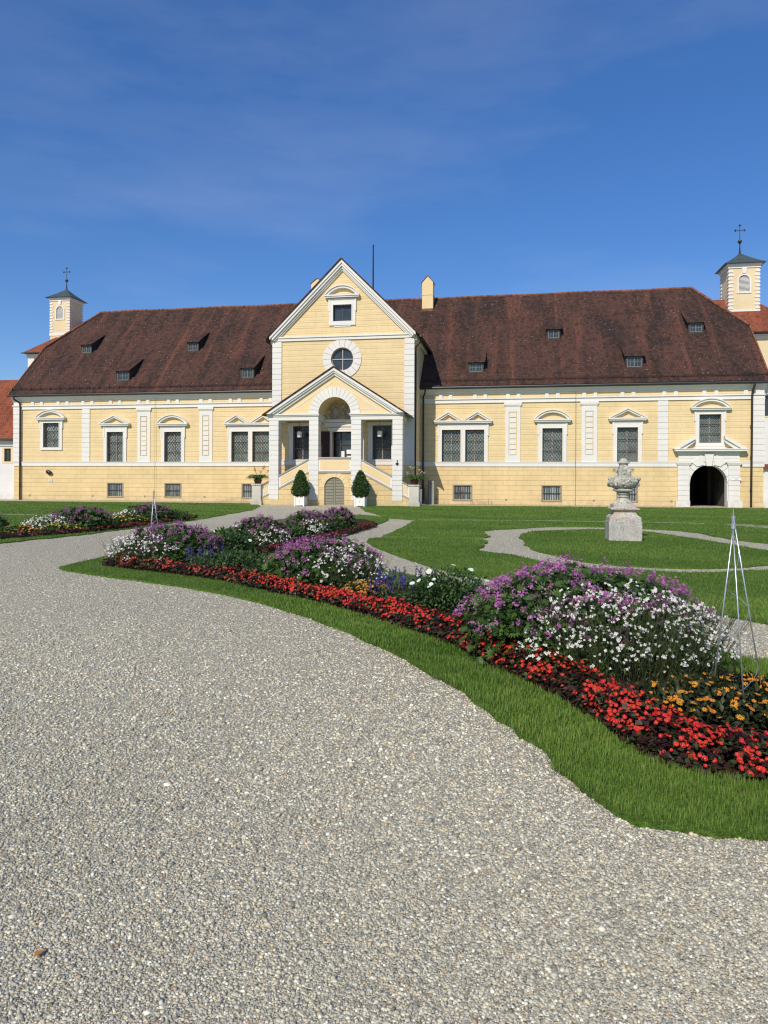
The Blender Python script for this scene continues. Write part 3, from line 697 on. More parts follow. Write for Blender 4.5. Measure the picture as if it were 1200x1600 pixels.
# gable block --------------------------------------------------------------
B0, B1, BY = -4.22, 5.77, -3.6; BC = (B0 + B1) / 2
GE, GA = 11.72, 16.82
rr = .80
circ = [(BC + rr * math.cos(2 * PI * i / 32), 10.12 + rr * math.sin(2 * PI * i / 32)) for i in range(32)]
bl = [rect(-2.73, -1.41, 3.15, 5.48), rect(2.96, 4.28, 3.15, 5.48), rect(.10, 1.46, 2.3, 5.08), rect(BC - .66, BC + .66, 12.75, 13.88), circ]
mb = MB(); mb.wall([(B0, 2.9), (B1, 2.9), (B1, GE), (BC, GA), (B0, GE)], bl, BY, .3)
for x in (B0, B1): mb.add([(x, BY, 2.9), (x, 3.0, 2.9), (x, 3.0, GE), (x, BY, GE)], [(0, 1, 2, 3)])
blk = mb.build('gable_wall', 'wall', pal)
mb = MB(); mb.wall([(B0, -.02), (B1, -.02), (B1, 2.9), (B0, 2.9)], [rect(.10, 1.46, 2.3, 2.9)], BY - .003, .2)
for x in (B0, B1): mb.add([(x, BY, -.02), (x, 0, -.02), (x, 0, 2.9), (x, BY, 2.9)], [(0, 1, 2, 3)])
mb.build('gable_basement', 'basement', pal)
mb = MB()
for x0, x1 in ((B0 - .05, .0), (1.56, B1 + .05)):
    hband(mb, x0, x1, BY, 2.78, 3.08, .06); hband(mb, x0, x1, BY, 3.04, 3.10, .09)
mb.box(B1 - .02, B1 + .06, BY, -.1, 2.78, 3.08); mb.box(B0 - .06, B0 + .02, BY, -.1, 2.78, 3.08)
mb.build('gable_string_course', 'white', pal)
for x0, x1 in ((B0 - .06, B0 + .62), (B1 - .62, B1 + .06)):
    mb = MB(); mb.rustic(x0, x1, BY - .09, BY + .35, 3.10, 11.42, .375); mb.build('quoin', 'white', pal)
mb = MB(); hband(mb, B0 - .12, B1 + .12, BY, 11.46, 11.66, .10); hband(mb, B0 - .16, B1 + .16, BY, 11.66, 11.76, .17); mb.box(B1 - .02, B1 + .22, BY + .02, 3.0, 11.30, 11.70); mb.box(B0 - .22, B0 + .02, BY + .02, 3.0, 11.30, 11.70)
mb.build('gable_cornice', 'white', pal)
mb = MB(); SL = (16.94 - 11.80) / 5.17
for s in (-1, 1):
    e = BC + s * 5.17
    for (dz0, dz1, pp, q) in ((0, .24, .42, 0), (.24, .42, .34, 0), (.42, .58, .22, 0), (.60, .70, .13, 0)):
        mb.prism([(e - s * .0, 11.80 - dz0 - .02), (BC, 16.94 - dz0), (BC, 16.94 - dz1), (e - s * .0, 11.80 - dz1)] if dz1 <= .25 else [(e - s * (dz0 * .55), 11.80 - dz0 + dz0 * .55 * SL), (BC, 16.94 - dz0), (BC, 16.94 - dz1), (e - s * (dz0 * .55 + .05), 11.80 - dz1 + (dz0 * .55) * SL)], BY - pp, BY + .02)
mb.build('gable_rake', 'white', pal)
mb = MB()
for s in (-1, 1):
    e = BC + s * 5.42; ze = 16.94 - 5.42 * SL
    mb.prism([(e, ze + .0), (BC, 16.95), (BC, 17.05), (e, ze + .11)], BY - .50, 7.4)
gr_ = mb.build('gable_roof', 'roof', pal)
gutter([(B1 + .52, BY - .4, 11.50), (B1 + .52, 3.0, 11.50)], 'gutter', gr_); gutter([(B0 - .52, BY - .4, 11.50), (B0 - .52, 3.0, 11.50)], 'gutter', gr_)
# gable window
mb = MB(); surround(mb, BC - .94, BC + .94, 12.46, 14.33, [(BC - .66, BC + .66, 12.75, 13.88)], BY); mb.box(BC - .6, BC + .6, BY - .05, BY + .02, 12.36, 12.46)
pediment(mb, BC - 1.25, BC + 1.25, 14.35, 15.22, 'seg', BY); par = mb.build('gable_window', 'white', pal)
sash(par, BC - .66, BC + .66, 12.75, 13.88, BY + .14, 1, 'glassdark', 'framedark', False)
# round window
mb = MB(); mb.arc(BC, 10.12, .80, 1.36, 0, 2 * PI, BY - .06, BY + .02, 64, 18); par = mb.build('round_window', 'white', pal)
mb = MB(); mb.add([(x, BY + .2, z) for x, z in circ], [tuple(range(32))]); mb.build('pane', 'glassdark', par)
mb = MB(); mb.arc(BC, 10.12, .74, .80, 0, 2 * PI, BY + .12, BY + .19, 40); mb.box(BC - .03, BC + .03, BY + .125, BY + .19, 9.38, 10.86); mb.box(BC - .74, BC + .74, BY + .128, BY + .188, 10.09, 10.15)
mb.build('frame', 'frame', par)
# windows and door behind the porch
for x0, x1 in ((-2.73, -1.41), (2.96, 4.28)):
    mb = MB(); surround(mb, x0 - .30, x1 + .30, 3.12, 5.72, [(x0, x1, 3.15, 5.48)], BY)
    par = mb.build('porch_window', 'white', pal); sash(par, x0, x1, 3.15, 5.48, BY + .16, 3, 'glassdark')
mb = MB(); surround(mb, -.14, 1.70, 2.3, 5.36, [(.10, 1.46, 2.3, 5.08)], BY, .1, .03); mb.box(-.5, 2.05, BY - .16, BY + .02, 5.42, 5.52); mb.box(-.45, 2.0, BY - .12, BY, 5.52, 5.70); mb.box(-.6, 2.15, BY - .30, BY + .02, 5.72, 5.80); mb.box(-.68, 2.23, BY - .36, BY + .02, 5.80, 5.90)
dr = mb.build('entrance_door', 'white', pal)
mb = MB(); mb.box(.10, 1.46, BY + .6, BY + .62, 2.3, 5.08); mb.build('doorway_glass', 'glassdark', dr)
mb = MB(); mb.box(.55, .60, BY + .5, BY + .59, 2.3, 5.08); mb.box(.10, 1.46, BY + .5, BY + .58, 4.2, 4.26); mb.build('door_bars', 'framedark', dr)
mb = MB(); mb.box(.62, .85, BY + .48, BY + .495, 3.2, 3.75); mb.box(1.0, 1.42, BY + .48, BY + .495, 3.55, 3.85); mb.box(1.02, 1.42, BY + .47, BY + .492, 3.15, 3.42); mb.box(.64, .84, BY + .47, BY + .49, 2.9, 3.1); mb.build('door_notices', 'signwhite', dr)
mb = MB(); mb.box(-.74, -.06, BY - .15, BY - .11, 2.32, 5.10)
for z in (2.5, 3.4, 4.3): mb.box(-.64, -.16, BY - .17, BY - .14, z, z + .68)
mb.build('door_leaf', 'door', dr)
mb = MB()   # stucco cartouche over the door
for cx in (BC - .45, BC + .50):
    for (a, b, t, rx, rz__) in ((0, 2 * PI, .05, .36, .46), (0, 2 * PI, .03, .26, .34)):
        mb.tube([(cx + rx * math.cos(a + (b - a) * i / 20), BY - .06, 6.45 + rz__ * math.sin(a + (b - a) * i / 20)) for i in range(21)], t, 6)
    mb.sphere((cx, BY, 6.45), .25, 6, (1, .25, 1.3))
    for k in range(9):
        a = k * 2 * PI / 9; mb.sphere((cx + .44 * math.cos(a), BY - .03, 6.45 + .54 * math.sin(a)), .085, 5, (1, .6, 1))
for x, z in ((BC, 6.95), (BC, 6.2), (BC - .75, 6.05), (BC + .8, 6.05), (BC - .7, 6.75), (BC + .75, 6.75)): mb.sphere((x, BY, z), .12, 5, (1, .6, 1))
mb.build('cartouche', 'stone', pal, smooth=True)

# porch --------------------------------------------------------------------
PY = -5.7; HY = PY + .65
prt = MB()
arc_ = [(BC - 1.10 * math.cos(PI * i / 24), 6.14 + 1.10 * math.sin(PI * i / 24)) for i in range(25)]
outer = [(-3.77, 6.1)] + [(BC - 1.10, 6.1)] + arc_[1:-1] + [(BC + 1.10, 6.1), (5.32, 6.1), (BC, 8.98)]
prt.prism(outer, PY, HY)
porch = prt.build('porch', 'yplain', pal)
mb = MB(); mb.arc(BC, 6.14, 1.10, 1.74, 0, PI, PY - .06, PY + .02, 40, 17); mb.build('arch_voussoirs', 'white', porch)
mb = MB()
V = [];
for y in (HY, BY):
    V += [(x, y, z) for x, z in arc_]
mb.add(V, [(i, i + 1, i + 26, i + 25) for i in range(24)]); mb.build('barrel_vault', 'yplain', porch)
mb = MB()
for x0, x1, c0, c1 in ((-3.83, -.33, 1, 0), (1.88, 5.38, 0, 1)):
    mb.box(x0, x1, PY - .03, HY, 5.72, 5.98); mb.box(x0 - .05, x1 + .05, PY - .10, HY + .02, 5.98, 6.06); mb.box(x0 - .09, x1 + .09, PY - .16, HY + .04, 6.06, 6.13)
for x0, x1 in ((-3.80, -3.15), (-.97, -.36), (1.91, 2.56), (4.70, 5.35)): mb.box(x0, x1, HY + .002, BY, 5.70, 6.12)
mb.box(-3.15, -.97, HY + .004, BY, 5.92, 6.0); mb.box(2.56, 4.70, HY + .004, BY, 5.92, 6.0)
mb.build('entablature', 'white', porch)
mb = MB(); S2 = (9.18 - 6.16) / 4.72
for s in (-1, 1):
    e = BC + s * 4.72
    mb.prism([(e, 6.14), (BC, 9.16), (BC, 8.96), (e - s * .33, 6.135)], PY - .34, PY + .02); mb.prism([(e - s * .30, 6.135), (BC, 8.97), (BC, 8.84), (e - s * .52, 6.135)], PY - .26, PY + .02); mb.prism([(e - s * .50, 6.135), (BC, 8.85), (BC, 8.68), (e - s * .80, 6.135)], PY - .14, PY + .02)
    # thin inner panel line
    mb.prism([(BC + s * 2.9, 6.46), (BC + s * .15, 8.25), (BC + s * .15, 8.20), (BC + s * 2.78, 6.46)], PY - .02, PY + .01)
    mb.prism([(BC + s * 2.95, 6.42), (BC + s * 1.76, 6.42), (BC + s * 1.76, 6.46), (BC + s * 2.9, 6.46)], PY - .02, PY + .01)
mb.build('porch_rake', 'white', porch)
mb = MB()
for s in (-1, 1):
    e = BC + s * 4.92; ze = 9.18 - 4.92 * S2
    mb.prism([(e, ze - .0), (BC, 9.18), (BC, 9.26), (e, ze + .08)], PY - .42, BY - .01)
pr_ = mb.build('porch_roof', 'roof', porch)
gutter([(BC + 4.98, PY - .4, 5.99), (BC + 4.98, BY, 5.99)], 'porch_gutter', porch, .06)
for x0, x1 in ((-3.77, -3.11), (-.97, -.33), (1.92, 2.59), (4.69, 5.36)):
    mb = MB(); mb.rustic(x0, x1, PY - .02, HY, .36, 5.72, .345, .03, .03); mb.box(x0 + .01, x1 - .01, HY - .02, HY + .01, .36, 5.72)
    mb.build('pillar', 'white', pal)
# porch base, stairs, parapets
mb = MB()
cel = archpts(BC, 1.22, .69, .04)
Wl = lambda x: 1.11 + (x + 3.03) * .53
mb.wall([(-.33, -.02), (1.92, -.02), (1.92, 2.2), (-.33, 2.2)], [cel], PY + .02, .3)
for s in (-1, 1):
    f = (lambda x: x) if s < 0 else (lambda x: 2 * BC - x)
    for (a, b) in ((-3.15, -.97), (-4.32, -3.75)):
        mb.prism([(f(a), -.02), (f(b), -.02), (f(b), Wl(b)), (f(a), Wl(a))], PY + .03, PY + .25)
    mb.box(min(f(-3.79), f(-.31)), max(f(-3.79), f(-.31)), PY - .03, PY + .6, -.02, .358)
    mb.box(min(f(-4.3), f(-3.8)), max(f(-4.3), f(-3.8)), PY - .028, PY + .5, -.02, .2)
pb = mb.build('porch_base', 'basement', pal)
mb = MB(); mb.arc(BC, 1.22, .69, 1.05, 0, PI, PY - .0, PY + .03, 20, 9); mb.build('cellar_arch', 'yplain', pb)
mb = MB()
mb.prism([(x, z) for x, z in archpts(BC, 1.22, .69, .04)], PY + .14, PY + .2)
cd = mb.build('cellar_door', 'shutter', pal)
mb = MB()
for i in range(17):
    z = .2 + i * .1
    h = .62 if z < 1.22 else math.sqrt(max(.01, .62 ** 2 - (z - 1.22) ** 2))
    if h < .15: continue
    for s in (-1, 1): mb.prismx([(PY + .09, z), (PY + .14, z + .085), (PY + .15, z + .085), (PY + .10, z)], *sorted((BC + s * .07, BC + s * h)))
mb.box(BC - .035, BC + .035, PY + .08, PY + .141, .06, 1.86)
mb.arc(BC, 1.22, .63, .69, 0, PI, PY + .08, PY + .141, 20); mb.box(BC - .69, BC - .63, PY + .08, PY + .141, .04, 1.22); mb.box(BC + .63, BC + .69, PY + .08, PY + .141, .04, 1.22)
mb.build('louvres', 'shutter', cd)
mb = MB()
mb.box(-.33, 1.92, PY + .03, PY + .24, 2.32, 3.14)
for s in (-1, 1):
    f = (lambda x: x) if s < 0 else (lambda x: 2 * BC - x)
    for a, b in ((-3.12, -.97), (-4.30, -3.77)):
        mb.prism([(f(a), Wl(a) + .10), (f(b), Wl(b) + .10), (f(b), Wl(b) + .86), (f(a), Wl(a) + .86)], PY + .05, PY + .23)
prp = mb.build('parapet', 'white', pal)
mb = MB()
mb.box(-.20, 1.78, PY + .012, PY + .035, 2.44, 3.04)
for s in (-1, 1):
    f = (lambda x: x) if s < 0 else (lambda x: 2 * BC - x)
    for a, b in ((-2.97, -1.08), (-4.17, -3.86)):
        mb.prism([(f(a), Wl(a) + .22), (f(b), Wl(b) + .22), (f(b), Wl(b) + .76), (f(a), Wl(a) + .76)], PY + .035, PY + .055)
mb.build('parapet_panel', 'yplain', prp)
mb = MB()
mb.box(-.33, 1.92, PY - .06, PY + .3, 2.20, 2.32); mb.box(-.34, 1.93, PY - .05, PY + .3, 3.14, 3.24)
for s in (-1, 1):
    f = (lambda x: x) if s < 0 else (lambda x: 2 * BC - x)
    for a, b in ((-3.12, -.97), (-4.33, -3.77)):
        for d0, d1, p in ((0, .11, .04), (.86, .95, .04)): mb.prism([(f(a), Wl(a) + d0), (f(b), Wl(b) + d0), (f(b), Wl(b) + d1), (f(a), Wl(a) + d1)], PY + .03 - p, PY + .28)
mb.build('coping', 'greystone', prp)
mb = MB()
for s in (-1, 1):
    f = (lambda x: x) if s < 0 else (lambda x: 2 * BC - x)
    for i in range(14):
        a = -4.3 + i * .26; mb.box(*sorted((f(a), f(-.65))), PY + .3, BY - .01, max(0, i * .164 - .01), (i + 1) * .164)
mb.box(-.65, 2.2, PY + .25, BY - .01, 2.1, 2.3)
mb.build('staircase', 'greystone', pal)
for c in (-4.60, 2 * BC + 4.60):
    mb = MB(); mb.box(c - .31, c + .31, PY - .18, PY + .44, .3, 1.34); mb.box(c - .39, c + .39, PY - .26, PY + .52, -.02, .30); mb.box(c - .36, c + .36, PY - .23, PY + .49, 1.34, 1.44)
    mb.build('stair_pedestal', 'palestone', pal)
# pictogram on the right pillar
mb = MB(); mb.prism([(5.02 + .05 * math.cos(a), 2.98 + .05 * math.sin(a)) for a in np.arange(10) * .628], PY - .028, PY - .022); mb.prism([(5.02, 2.68), (5.16, 2.79), (5.02, 2.90), (4.88, 2.79)], PY - .028, PY - .022); mb.box(4.985, 5.055, PY - .029, PY - .022, 2.66, 2.92)
mb.build('pictogram', 'glyph', pal)

# downpipes, cables, vents
def pipe(pts, r=.055, name='downpipe'):
    mb = MB(); mb.tube(pts, r, 8)
    for z in (1.2, 3.4, 5.5):
        mb.lathe([(r + .015, z - .03), (r + .015, z + .03)], 8, (pts[-1][0], pts[-1][1], 0))
    mb.build(name, 'pipe', pal)
pipe([(-27.15, -.62, 8.35), (-27.15, -.6, 8.12), (-26.92, -.2, 7.85), (-26.90, -.16, 7.5), (-26.90, -.16, 0)], .07)
pipe([(28.30, -.62, 8.35), (28.30, -.6, 8.15), (28.30, -.2, 7.85), (28.28, -.16, 7.5), (28.24, -.16, 0)], .075)
pipe([(6.2, -.62, 8.35), (6.2, -.58, 8.1), (6.02, -.2, 7.8), (6.02, -.14, 7.4), (6.02, -.14, 0)], .06)
pipe([(B1 + .5, BY + .2, 11.45), (B1 + .45, BY + .2, 11.2), (B1 + .12, BY + .25, 10.85), (B1 + .12, BY + .25, 10.4), (B1 + .12, BY + .25, 0)], .06)
mb = MB()
for x in (-15.08, 16.78): mb.tube([(x, -.18, 8.2), (x, -.17, 0)], .009, 4)
mb.build('lightning_cable', 'iron', pal)
for x in (-26.1, -20.5, -11.0, 6.95, 12.0, 18.05, 23.2, -16.0):
    mb = MB(); mb.box(x - .07, x + .07, -.02, .01, .30, .44); mb.box(x - .045, x + .045, -.025, .0, .325, .415); mb.build('vent', 'frame_l', pal)

# ------------------------------------------------------------------ things fixed to or standing by the palace
def W(x, y, z=0): return L2W(x, y, z)
t = empty('wall_lamp', W(-24.3, -.02, 2.24), -TH, label='dark oval lamp fixed to the yellow wall at the far left end of the palace', cat='lamp')
mb = MB(); mb.sphere((0, -.14, 0), .28, 8, (1, .45, .62)); mb.build('lamp_shade', 'pipe', t, smooth=True).rotation_euler = (0, R(18), 0)
mb = MB(); mb.tube([(0, 0, .05), (0, -.14, .02)], .04, 6); mb.build('bracket', 'pipe', t)
t = empty('wall_plaque', W(-24.22, -.004, 1.56), -TH, label='small pale square plaque on the yellow wall below the dark oval lamp', cat='plaque')
mb = MB(); mb.box(-.17, .17, -.035, 0, -.15, .15); mb.build('plate', 'tower_yellow' if 0 else 'offwhite', t)
mb = MB(); mb.arc(0, .02, .085, .105, PI, 2 * PI, -.038, -.034, 10); mb.build('emblem', 'greystone', t)
for s, lab in ((-1, 'hanging white glass lantern in the left bay of the porch'), (1, 'hanging white glass lantern in the right bay of the porch')):
    x = BC + s * 2.82
    t = empty('lantern', W(x, -4.4, 4.85), -TH, label=lab, cat='lantern', group='lanterns hanging in the porch')
    mb = MB(); mb.lathe([(.13, -.2), (.16, -.15), (.17, .15), (.12, .22)], 12); mb.build('lamp_shade', 'signwhite', t)
    mb = MB(); mb.tube([(0, 0, .2), (0, 0, 1.08)], .012, 5); mb.lathe([(.14, .2), (.05, .27)], 10); mb.build('rod', 'iron', t)
t = empty('information_pillar', W(6.72, -.75), -TH, label='tall narrow grey information pillar with small black markings beside the right stair', cat='information pillar')
mb = MB(); mb.box(-.19, .19, -.11, .11, 0, 1.70); mb.build('panel', 'stelegrey', t)
mb = MB(); mb.box(-.225, -.19, -.12, .12, 0, 1.74); mb.box(-.20, .20, -.03, .03, 1.70, 1.72); mb.build('frame', 'framedark', t)
mb = MB(); mb.box(-.10, .06, -.116, -.108, 1.50, 1.525); mb.box(-.12, .08, -.116, -.108, 1.44, 1.455); mb.box(-.09, .04, -.116, -.108, 1.28, 1.30); mb.box(-.10, -.02, -.116, -.108, 1.22, 1.24); mb.build('marking', 'glyph', t)
t = empty('standing_sign', W(6.02, -1.9), -TH + R(62), label='slim white standing sign on a flat grey foot between pedestal and pillar', cat='sign')
mb = MB(); mb.prismx([(.0, .12), (.05, .12), (.02, 1.12), (-.02, 1.12)], -.24, .24); mb.build('board', 'signwhite', t)
mb = MB(); mb.box(-.35, .35, -.28, .28, 0, .07); mb.box(-.24, .24, -.02, .04, .07, .13); mb.build('foot', 'galv', t)
t = empty('storage_box', W(5.98, -1.15), -TH, label='dark grey box in the shaded corner behind the right stair pedestal', cat='box')
mb = MB(); mb.box(-.26, .26, -.2, .2, .30, 1.15); mb.build('body', 'dormwood', t)
mb = MB(); mb.box(-.22, .22, -.16, .16, 0, .30); mb.box(-.28, .28, -.22, .22, 1.15, 1.19); mb.build('lid', 'framedark', t)

# neighbouring buildings ------------------------------------------------------
lb = empty('side_building', W(-31, 1), -TH, label='low white wing with red tiled roof touching the left end of the palace', cat='building')
def loc(x): return x + 31
mb = MB(); mb.wall([(-9, -.02), (loc(-27.57), -.02), (loc(-27.57), 4.95), (-9, 4.95)], [rect(loc(-29.24), loc(-28.62), 3.14, 4.22)], 0, .22)
mb.add([(-9, 0, 0), (-9, 10, 0), (-9, 10, 5), (-9, 0, 5)], [(0, 1, 2, 3)]); mb.build('wall', 'offwhite', lb)
mb = MB(); mb.box(-9, loc(-27.57), -.12, .02, 4.45, 4.60); mb.box(-9, loc(-27.57), -.2, .02, 4.60, 4.92); mb.build('cornice', 'offwhite', lb)
mb = MB(); mb.prismx([(-.42, 5.0), (5.2, 10.75), (11, 5.0), (11, 4.9), (-.40, 4.9)], -9.3, loc(-27.60)); rf = mb.build('roof', 'roofred', lb)
mb = MB(); mb.tube([(-9.3, -.5, 4.94), (loc(-27.60), -.5, 4.94)], .09, 8); mb.build('gutter', 'gutter', lb)
mb = MB(); mb.box(loc(-29.45), loc(-29.24), -.03, .1, 3.0, 4.36); mb.box(loc(-28.62), loc(-28.42), -.03, .1, 3.0, 4.36); mb.box(loc(-29.24), loc(-28.62), -.028, .1, 4.22, 4.36); mb.box(loc(-29.24), loc(-28.62), -.028, .1, 3.0, 3.14)
wn_ = mb.build('window', 'tower_yellow', lb); sash(wn_, loc(-29.24), loc(-28.62), 3.14, 4.22, .08, 3, 'glassdark', 'framedark', False)
d = MB(); x = loc(-28.75); d.box(x - .5, x + .5, 1.7, 3.6, 6.6, 7.75); dd = d.build('dormer', 'dormwood', lb)
d = MB(); d.add([(x - .65, 1.45, 7.72), (x + .65, 1.45, 7.72), (x + .65, 4.2, 9.62), (x - .65, 4.2, 9.62), (x - .65, 1.45, 7.8), (x + .65, 1.45, 7.8), (x + .65, 4.2, 9.7), (x - .65, 4.2, 9.7)], [(3, 2, 1, 0), (4, 5, 6, 7), (0, 1, 5, 4), (1, 2, 6, 5), (3, 0, 4, 7)]); d.build('dormer_roof', 'roofred', dd)
rb = empty('side_building', W(33, .45), -TH, label='white wing with a dark window at the right end of the palace', cat='building')
mb = MB(); mb.wall([(-3.9, -.02), (6, -.02), (6, 8.6), (-3.9, 8.6)], [rect(-3.78, -2.6, 6.2, 7.6)], 0, .22); mb.add([(6, 0, 0), (6, 8, 0), (6, 8, 8.6), (6, 0, 8.6)], [(0, 1, 2, 3)]); mb.add([(-3.9, 0, 8.6), (6, 0, 8.6), (6, 8, 8.6), (-3.9, 8, 8.6)], [(0, 1, 2, 3)]); mb.build('wall', 'offwhite', rb)
mb = MB(); mb.box(-3.82, -2.56, -.03, .05, 6.13, 6.21); mb.box(-3.82, -3.74, -.03, .05, 6.21, 7.62); mb.box(-2.64, -2.56, -.03, .05, 6.21, 7.62); wn_ = mb.build('window', 'yplain', rb)
mb = MB(); mb.add([(-3.78, .12, 6.2), (-2.6, .12, 6.2), (-2.6, .12, 7.6), (-3.78, .12, 7.6)], [(0, 1, 2, 3)]); mb.build('pane', 'glassdark', wn_)
mb = MB(); mb.box(-3.9, -1.5, -.25, .02, 2.62, 2.78); mb.box(-3.9, -1.5, -.14, .02, 2.78, 2.94); mb.build('tile_ledge', 'roofred', rb)

def tower_house(cx, cy, zb, ztop, label, xl, xr, ye, zeave, slope, yr):
    """building with hipped red roof and a square belfry on its front slope (local palace axes)"""
    base = empty('tower_building', W(cx, ye + .6), -TH, label=label, cat='tower building')
    ox, oy = cx, ye + .6
    X = lambda x: x - ox
    Y = lambda y: y - oy
    mb = MB(); x0, x1 = X(xl + .5), X(xr - .5); y0, y1 = 0, 2 * Y(yr)
    mb.add([(x, y, z) for z in (0, zeave - .02) for x, y in ((x0, y0), (x1, y0), (x1, y1), (x0, y1))], [(0, 1, 5, 4), (1, 2, 6, 5), (2, 3, 7, 6), (3, 0, 4, 7)])
    mb.build('wall', 'tower_yellow', base)
    mb = MB(); mb.box(x0 - .15, x1 + .15, -.18, .02, zeave - .45, zeave - .05); mb.box(x0 - .05, x0 + .75, -.07, .02, 0, zeave - .45); mb.box(x1 - .75, x1 + .05, -.07, .02, 0, zeave - .45); mb.build('trim', 'white', base)
    zr = zeave + (yr - ye) * slope; hw = yr - ye; a, b = X(xl), X(xr); e0, e1 = Y(ye), Y(2 * yr - ye); ym = Y(yr)
    mb = MB(); v = [(a, e0, zeave), (b, e0, zeave), (b, e1, zeave), (a, e1, zeave), (a + hw, ym, zr), (b - hw, ym, zr)]
    mb.add(v, [(0, 1, 5, 4), (1, 2, 5), (2, 3, 4, 5), (3, 0, 4), (3, 2, 1, 0)]); mb.build('roof', 'roofred', base)
    mb = MB(); mb.tube([(a, e0 - .05, zeave), (b, e0 - .05, zeave)], .07, 6); mb.build('gutter', 'gutter', base)
    # belfry
    h = 1.27; tx, ty = 0, Y(cy)
    f0, f1 = ty - h, ty + h
    mb = MB(); mb.wall([(-h, zb - 2.2), (h, zb - 2.2), (h, ztop), (-h, ztop)], [[(-.45, ztop - 2.35)] + [(-.45 * math.cos(PI * i / 10), ztop - 1.3 + .45 * math.sin(PI * i / 10)) for i in range(11)] + [(.45, ztop - 2.35)]], f0, .2)
    mb.add([(x, y, z) for z in (zb - 2.2, ztop) for x, y in ((-h, f0), (h, f0), (h, f1), (-h, f1))], [(1, 2, 6, 5), (2, 3, 7, 6), (3, 0, 4, 7)])
    bf = mb.build('belfry', 'tower_yellow', base)
    mb = MB()
    for (sx, sy) in ((-1, f0), (1, f0), (-1, f1), (1, f1)):
        n = 11
        for k in range(n):
            z = zb + .42 + k * (ztop - .25 - zb - .42) / n; hh = (ztop - .25 - zb - .42) / n * .52; e = sx * (h + .05); dy = .05 if sy == f1 else -.05
            mb.box(*sorted((e, sx * (h - (.42 if k % 2 else .34)))), *sorted((sy + dy, sy + (.42 if sy == f0 else -.42))), z, z + hh)
    mb.box(-h - .06, h + .06, f0 - .06, f1 + .06, zb - .02, zb + .34); mb.box(-h - .08, h + .08, f0 - .08, f1 + .08, ztop - .22, ztop + .0); mb.box(-h - .18, h + .18, f0 - .18, f1 + .18, ztop, ztop + .14)
    mb.prism([(-.14, ztop - .7), (.14, ztop - .7), (.2, ztop - .22), (-.2, ztop - .22)], f0 - .1, f0)
    mb.arc(0, ztop - 1.3, .45, .57, 0, PI, f0 - .05, f0 + .02, 14); mb.box(-.57, -.45, f0 - .05, f0 + .02, ztop - 2.35, ztop - 1.3); mb.box(.45, .57, f0 - .05, f0 + .02, ztop - 2.35, ztop - 1.3); mb.box(-.6, .6, f0 - .07, f0 + .02, ztop - 2.47, ztop - 2.35)
    mb.build('belfry_trim', 'white', bf)
    mb = MB()
    for k in range(14):
        z = ztop - 2.32 + k * .105; hh = .44 if z < ztop - 1.3 else math.sqrt(max(.003, .44 ** 2 - (z - ztop + 1.3) ** 2)); mb.prismx([(f0 + .03, z), (f0 + .12, z + .10), (f0 + .14, z + .10), (f0 + .05, z)], -hh, hh)
    mb.build('louvres', 'offwhite', bf)
    mb = MB(); c = (0, ty)
    mb.frustum(0, ty, [(h + .42, ztop + .14), (h + .44, ztop + .17), (h + .1, ztop + .38), (.62, ztop + .95), (.0, ztop + 1.50)])
    br = mb.build('belfry_roof', 'copper', bf)
    mb = MB(); mb.lathe([(.11, 0), (.07, .3), (.035, .9), (.10, .95), (.03, 1.0), (.03, 1.05)], 10, (0, ty, ztop + 1.38)); mb.sphere((0, ty, ztop + 2.53), .19, 6, (1, 1, .85)); mb.build('spire', 'pipe', base)
    mb = MB(); z = ztop + 2.7; r = .028
    mb.tube([(0, ty, z), (0, ty, z + 1.35)], r, 6); mb.tube([(-.42, ty, z + .85), (.42, ty, z + .85)], r, 6)
    for x, zz in ((-.42, .85), (.42, .85), (0, 1.35)): mb.sphere((x, ty, z + zz), .07, 4); 
    for x, zz in ((-.36, .93), (-.36, .77), (.36, .93), (.36, .77), (-.08, 1.28), (.08, 1.28), (0, .15)): mb.sphere((x, ty, z + zz), .05, 4)
    mb.build('cross', 'iron', base)
tower_house(-40.2, 25.25, 18.65, 22.95, 'yellow building with red hipped roof and belfry rising behind the left end of the palace', -43.3, -28, 21.4, 16.2, .87, 26.6)
tower_house(32.55, 17.35, 16.68, 20.95, 'yellow building with red hipped roof and belfry rising behind the right end of the palace', 24.5, 37.4, 13.6, 14.5, .98, 17.5)

# ------------------------------------------------------------------ lawns, paths, beds
def GP(l): return [G(*p) for p in l]
L1 = GP([(-250, 781.5), (0, 783), (200, 785), (398, 787), (406, 791), (395, 797), (330, 809), (240, 822), (130, 836), (0, 850), (-250, 877)])
ISL = GP([(95, 888), (140, 899), (260, 915), (380, 937), (480, 966), (540, 990), (600, 1016), (650, 1043), (700, 1070), (742, 1098), (778, 1127), (815, 1154), (850, 1180), (882, 1209), (914, 1240), (950, 1268), (990, 1290), (1050, 1299), (1120, 1309), (1200, 1315), (1420, 1325),
          (1420, 1080), (1200, 1040), (1110, 1014), (1000, 975), (850, 935), (700, 910), (600, 892), (540, 878), (480, 866), (530, 842), (575, 826), (607, 813), (600, 809), (560, 805), (480, 808), (400, 818), (330, 832), (250, 848), (180, 868)])
L3 = GP([(572, 847), (600, 861), (650, 880), (720, 898), (800, 912), (900, 922), (980, 935), (1110, 960), (1200, 977), (1500, 1030), (1500, 893), (1200, 893), (1100, 897), (1000, 893), (900, 888), (850, 880), (800, 868), (750, 862), (752, 844), (600, 841)])
L4 = GP([(558, 790.5), (800, 791.3), (1000, 793.2), (1200, 794.8), (1500, 798), (1500, 872), (1200, 850), (1140, 843), (1080, 832), (1010, 827.5), (950, 825), (860, 824), (800, 827.5), (757, 830), (753, 841.5), (600, 838.5), (652, 813.5), (610, 811), (572, 800)])
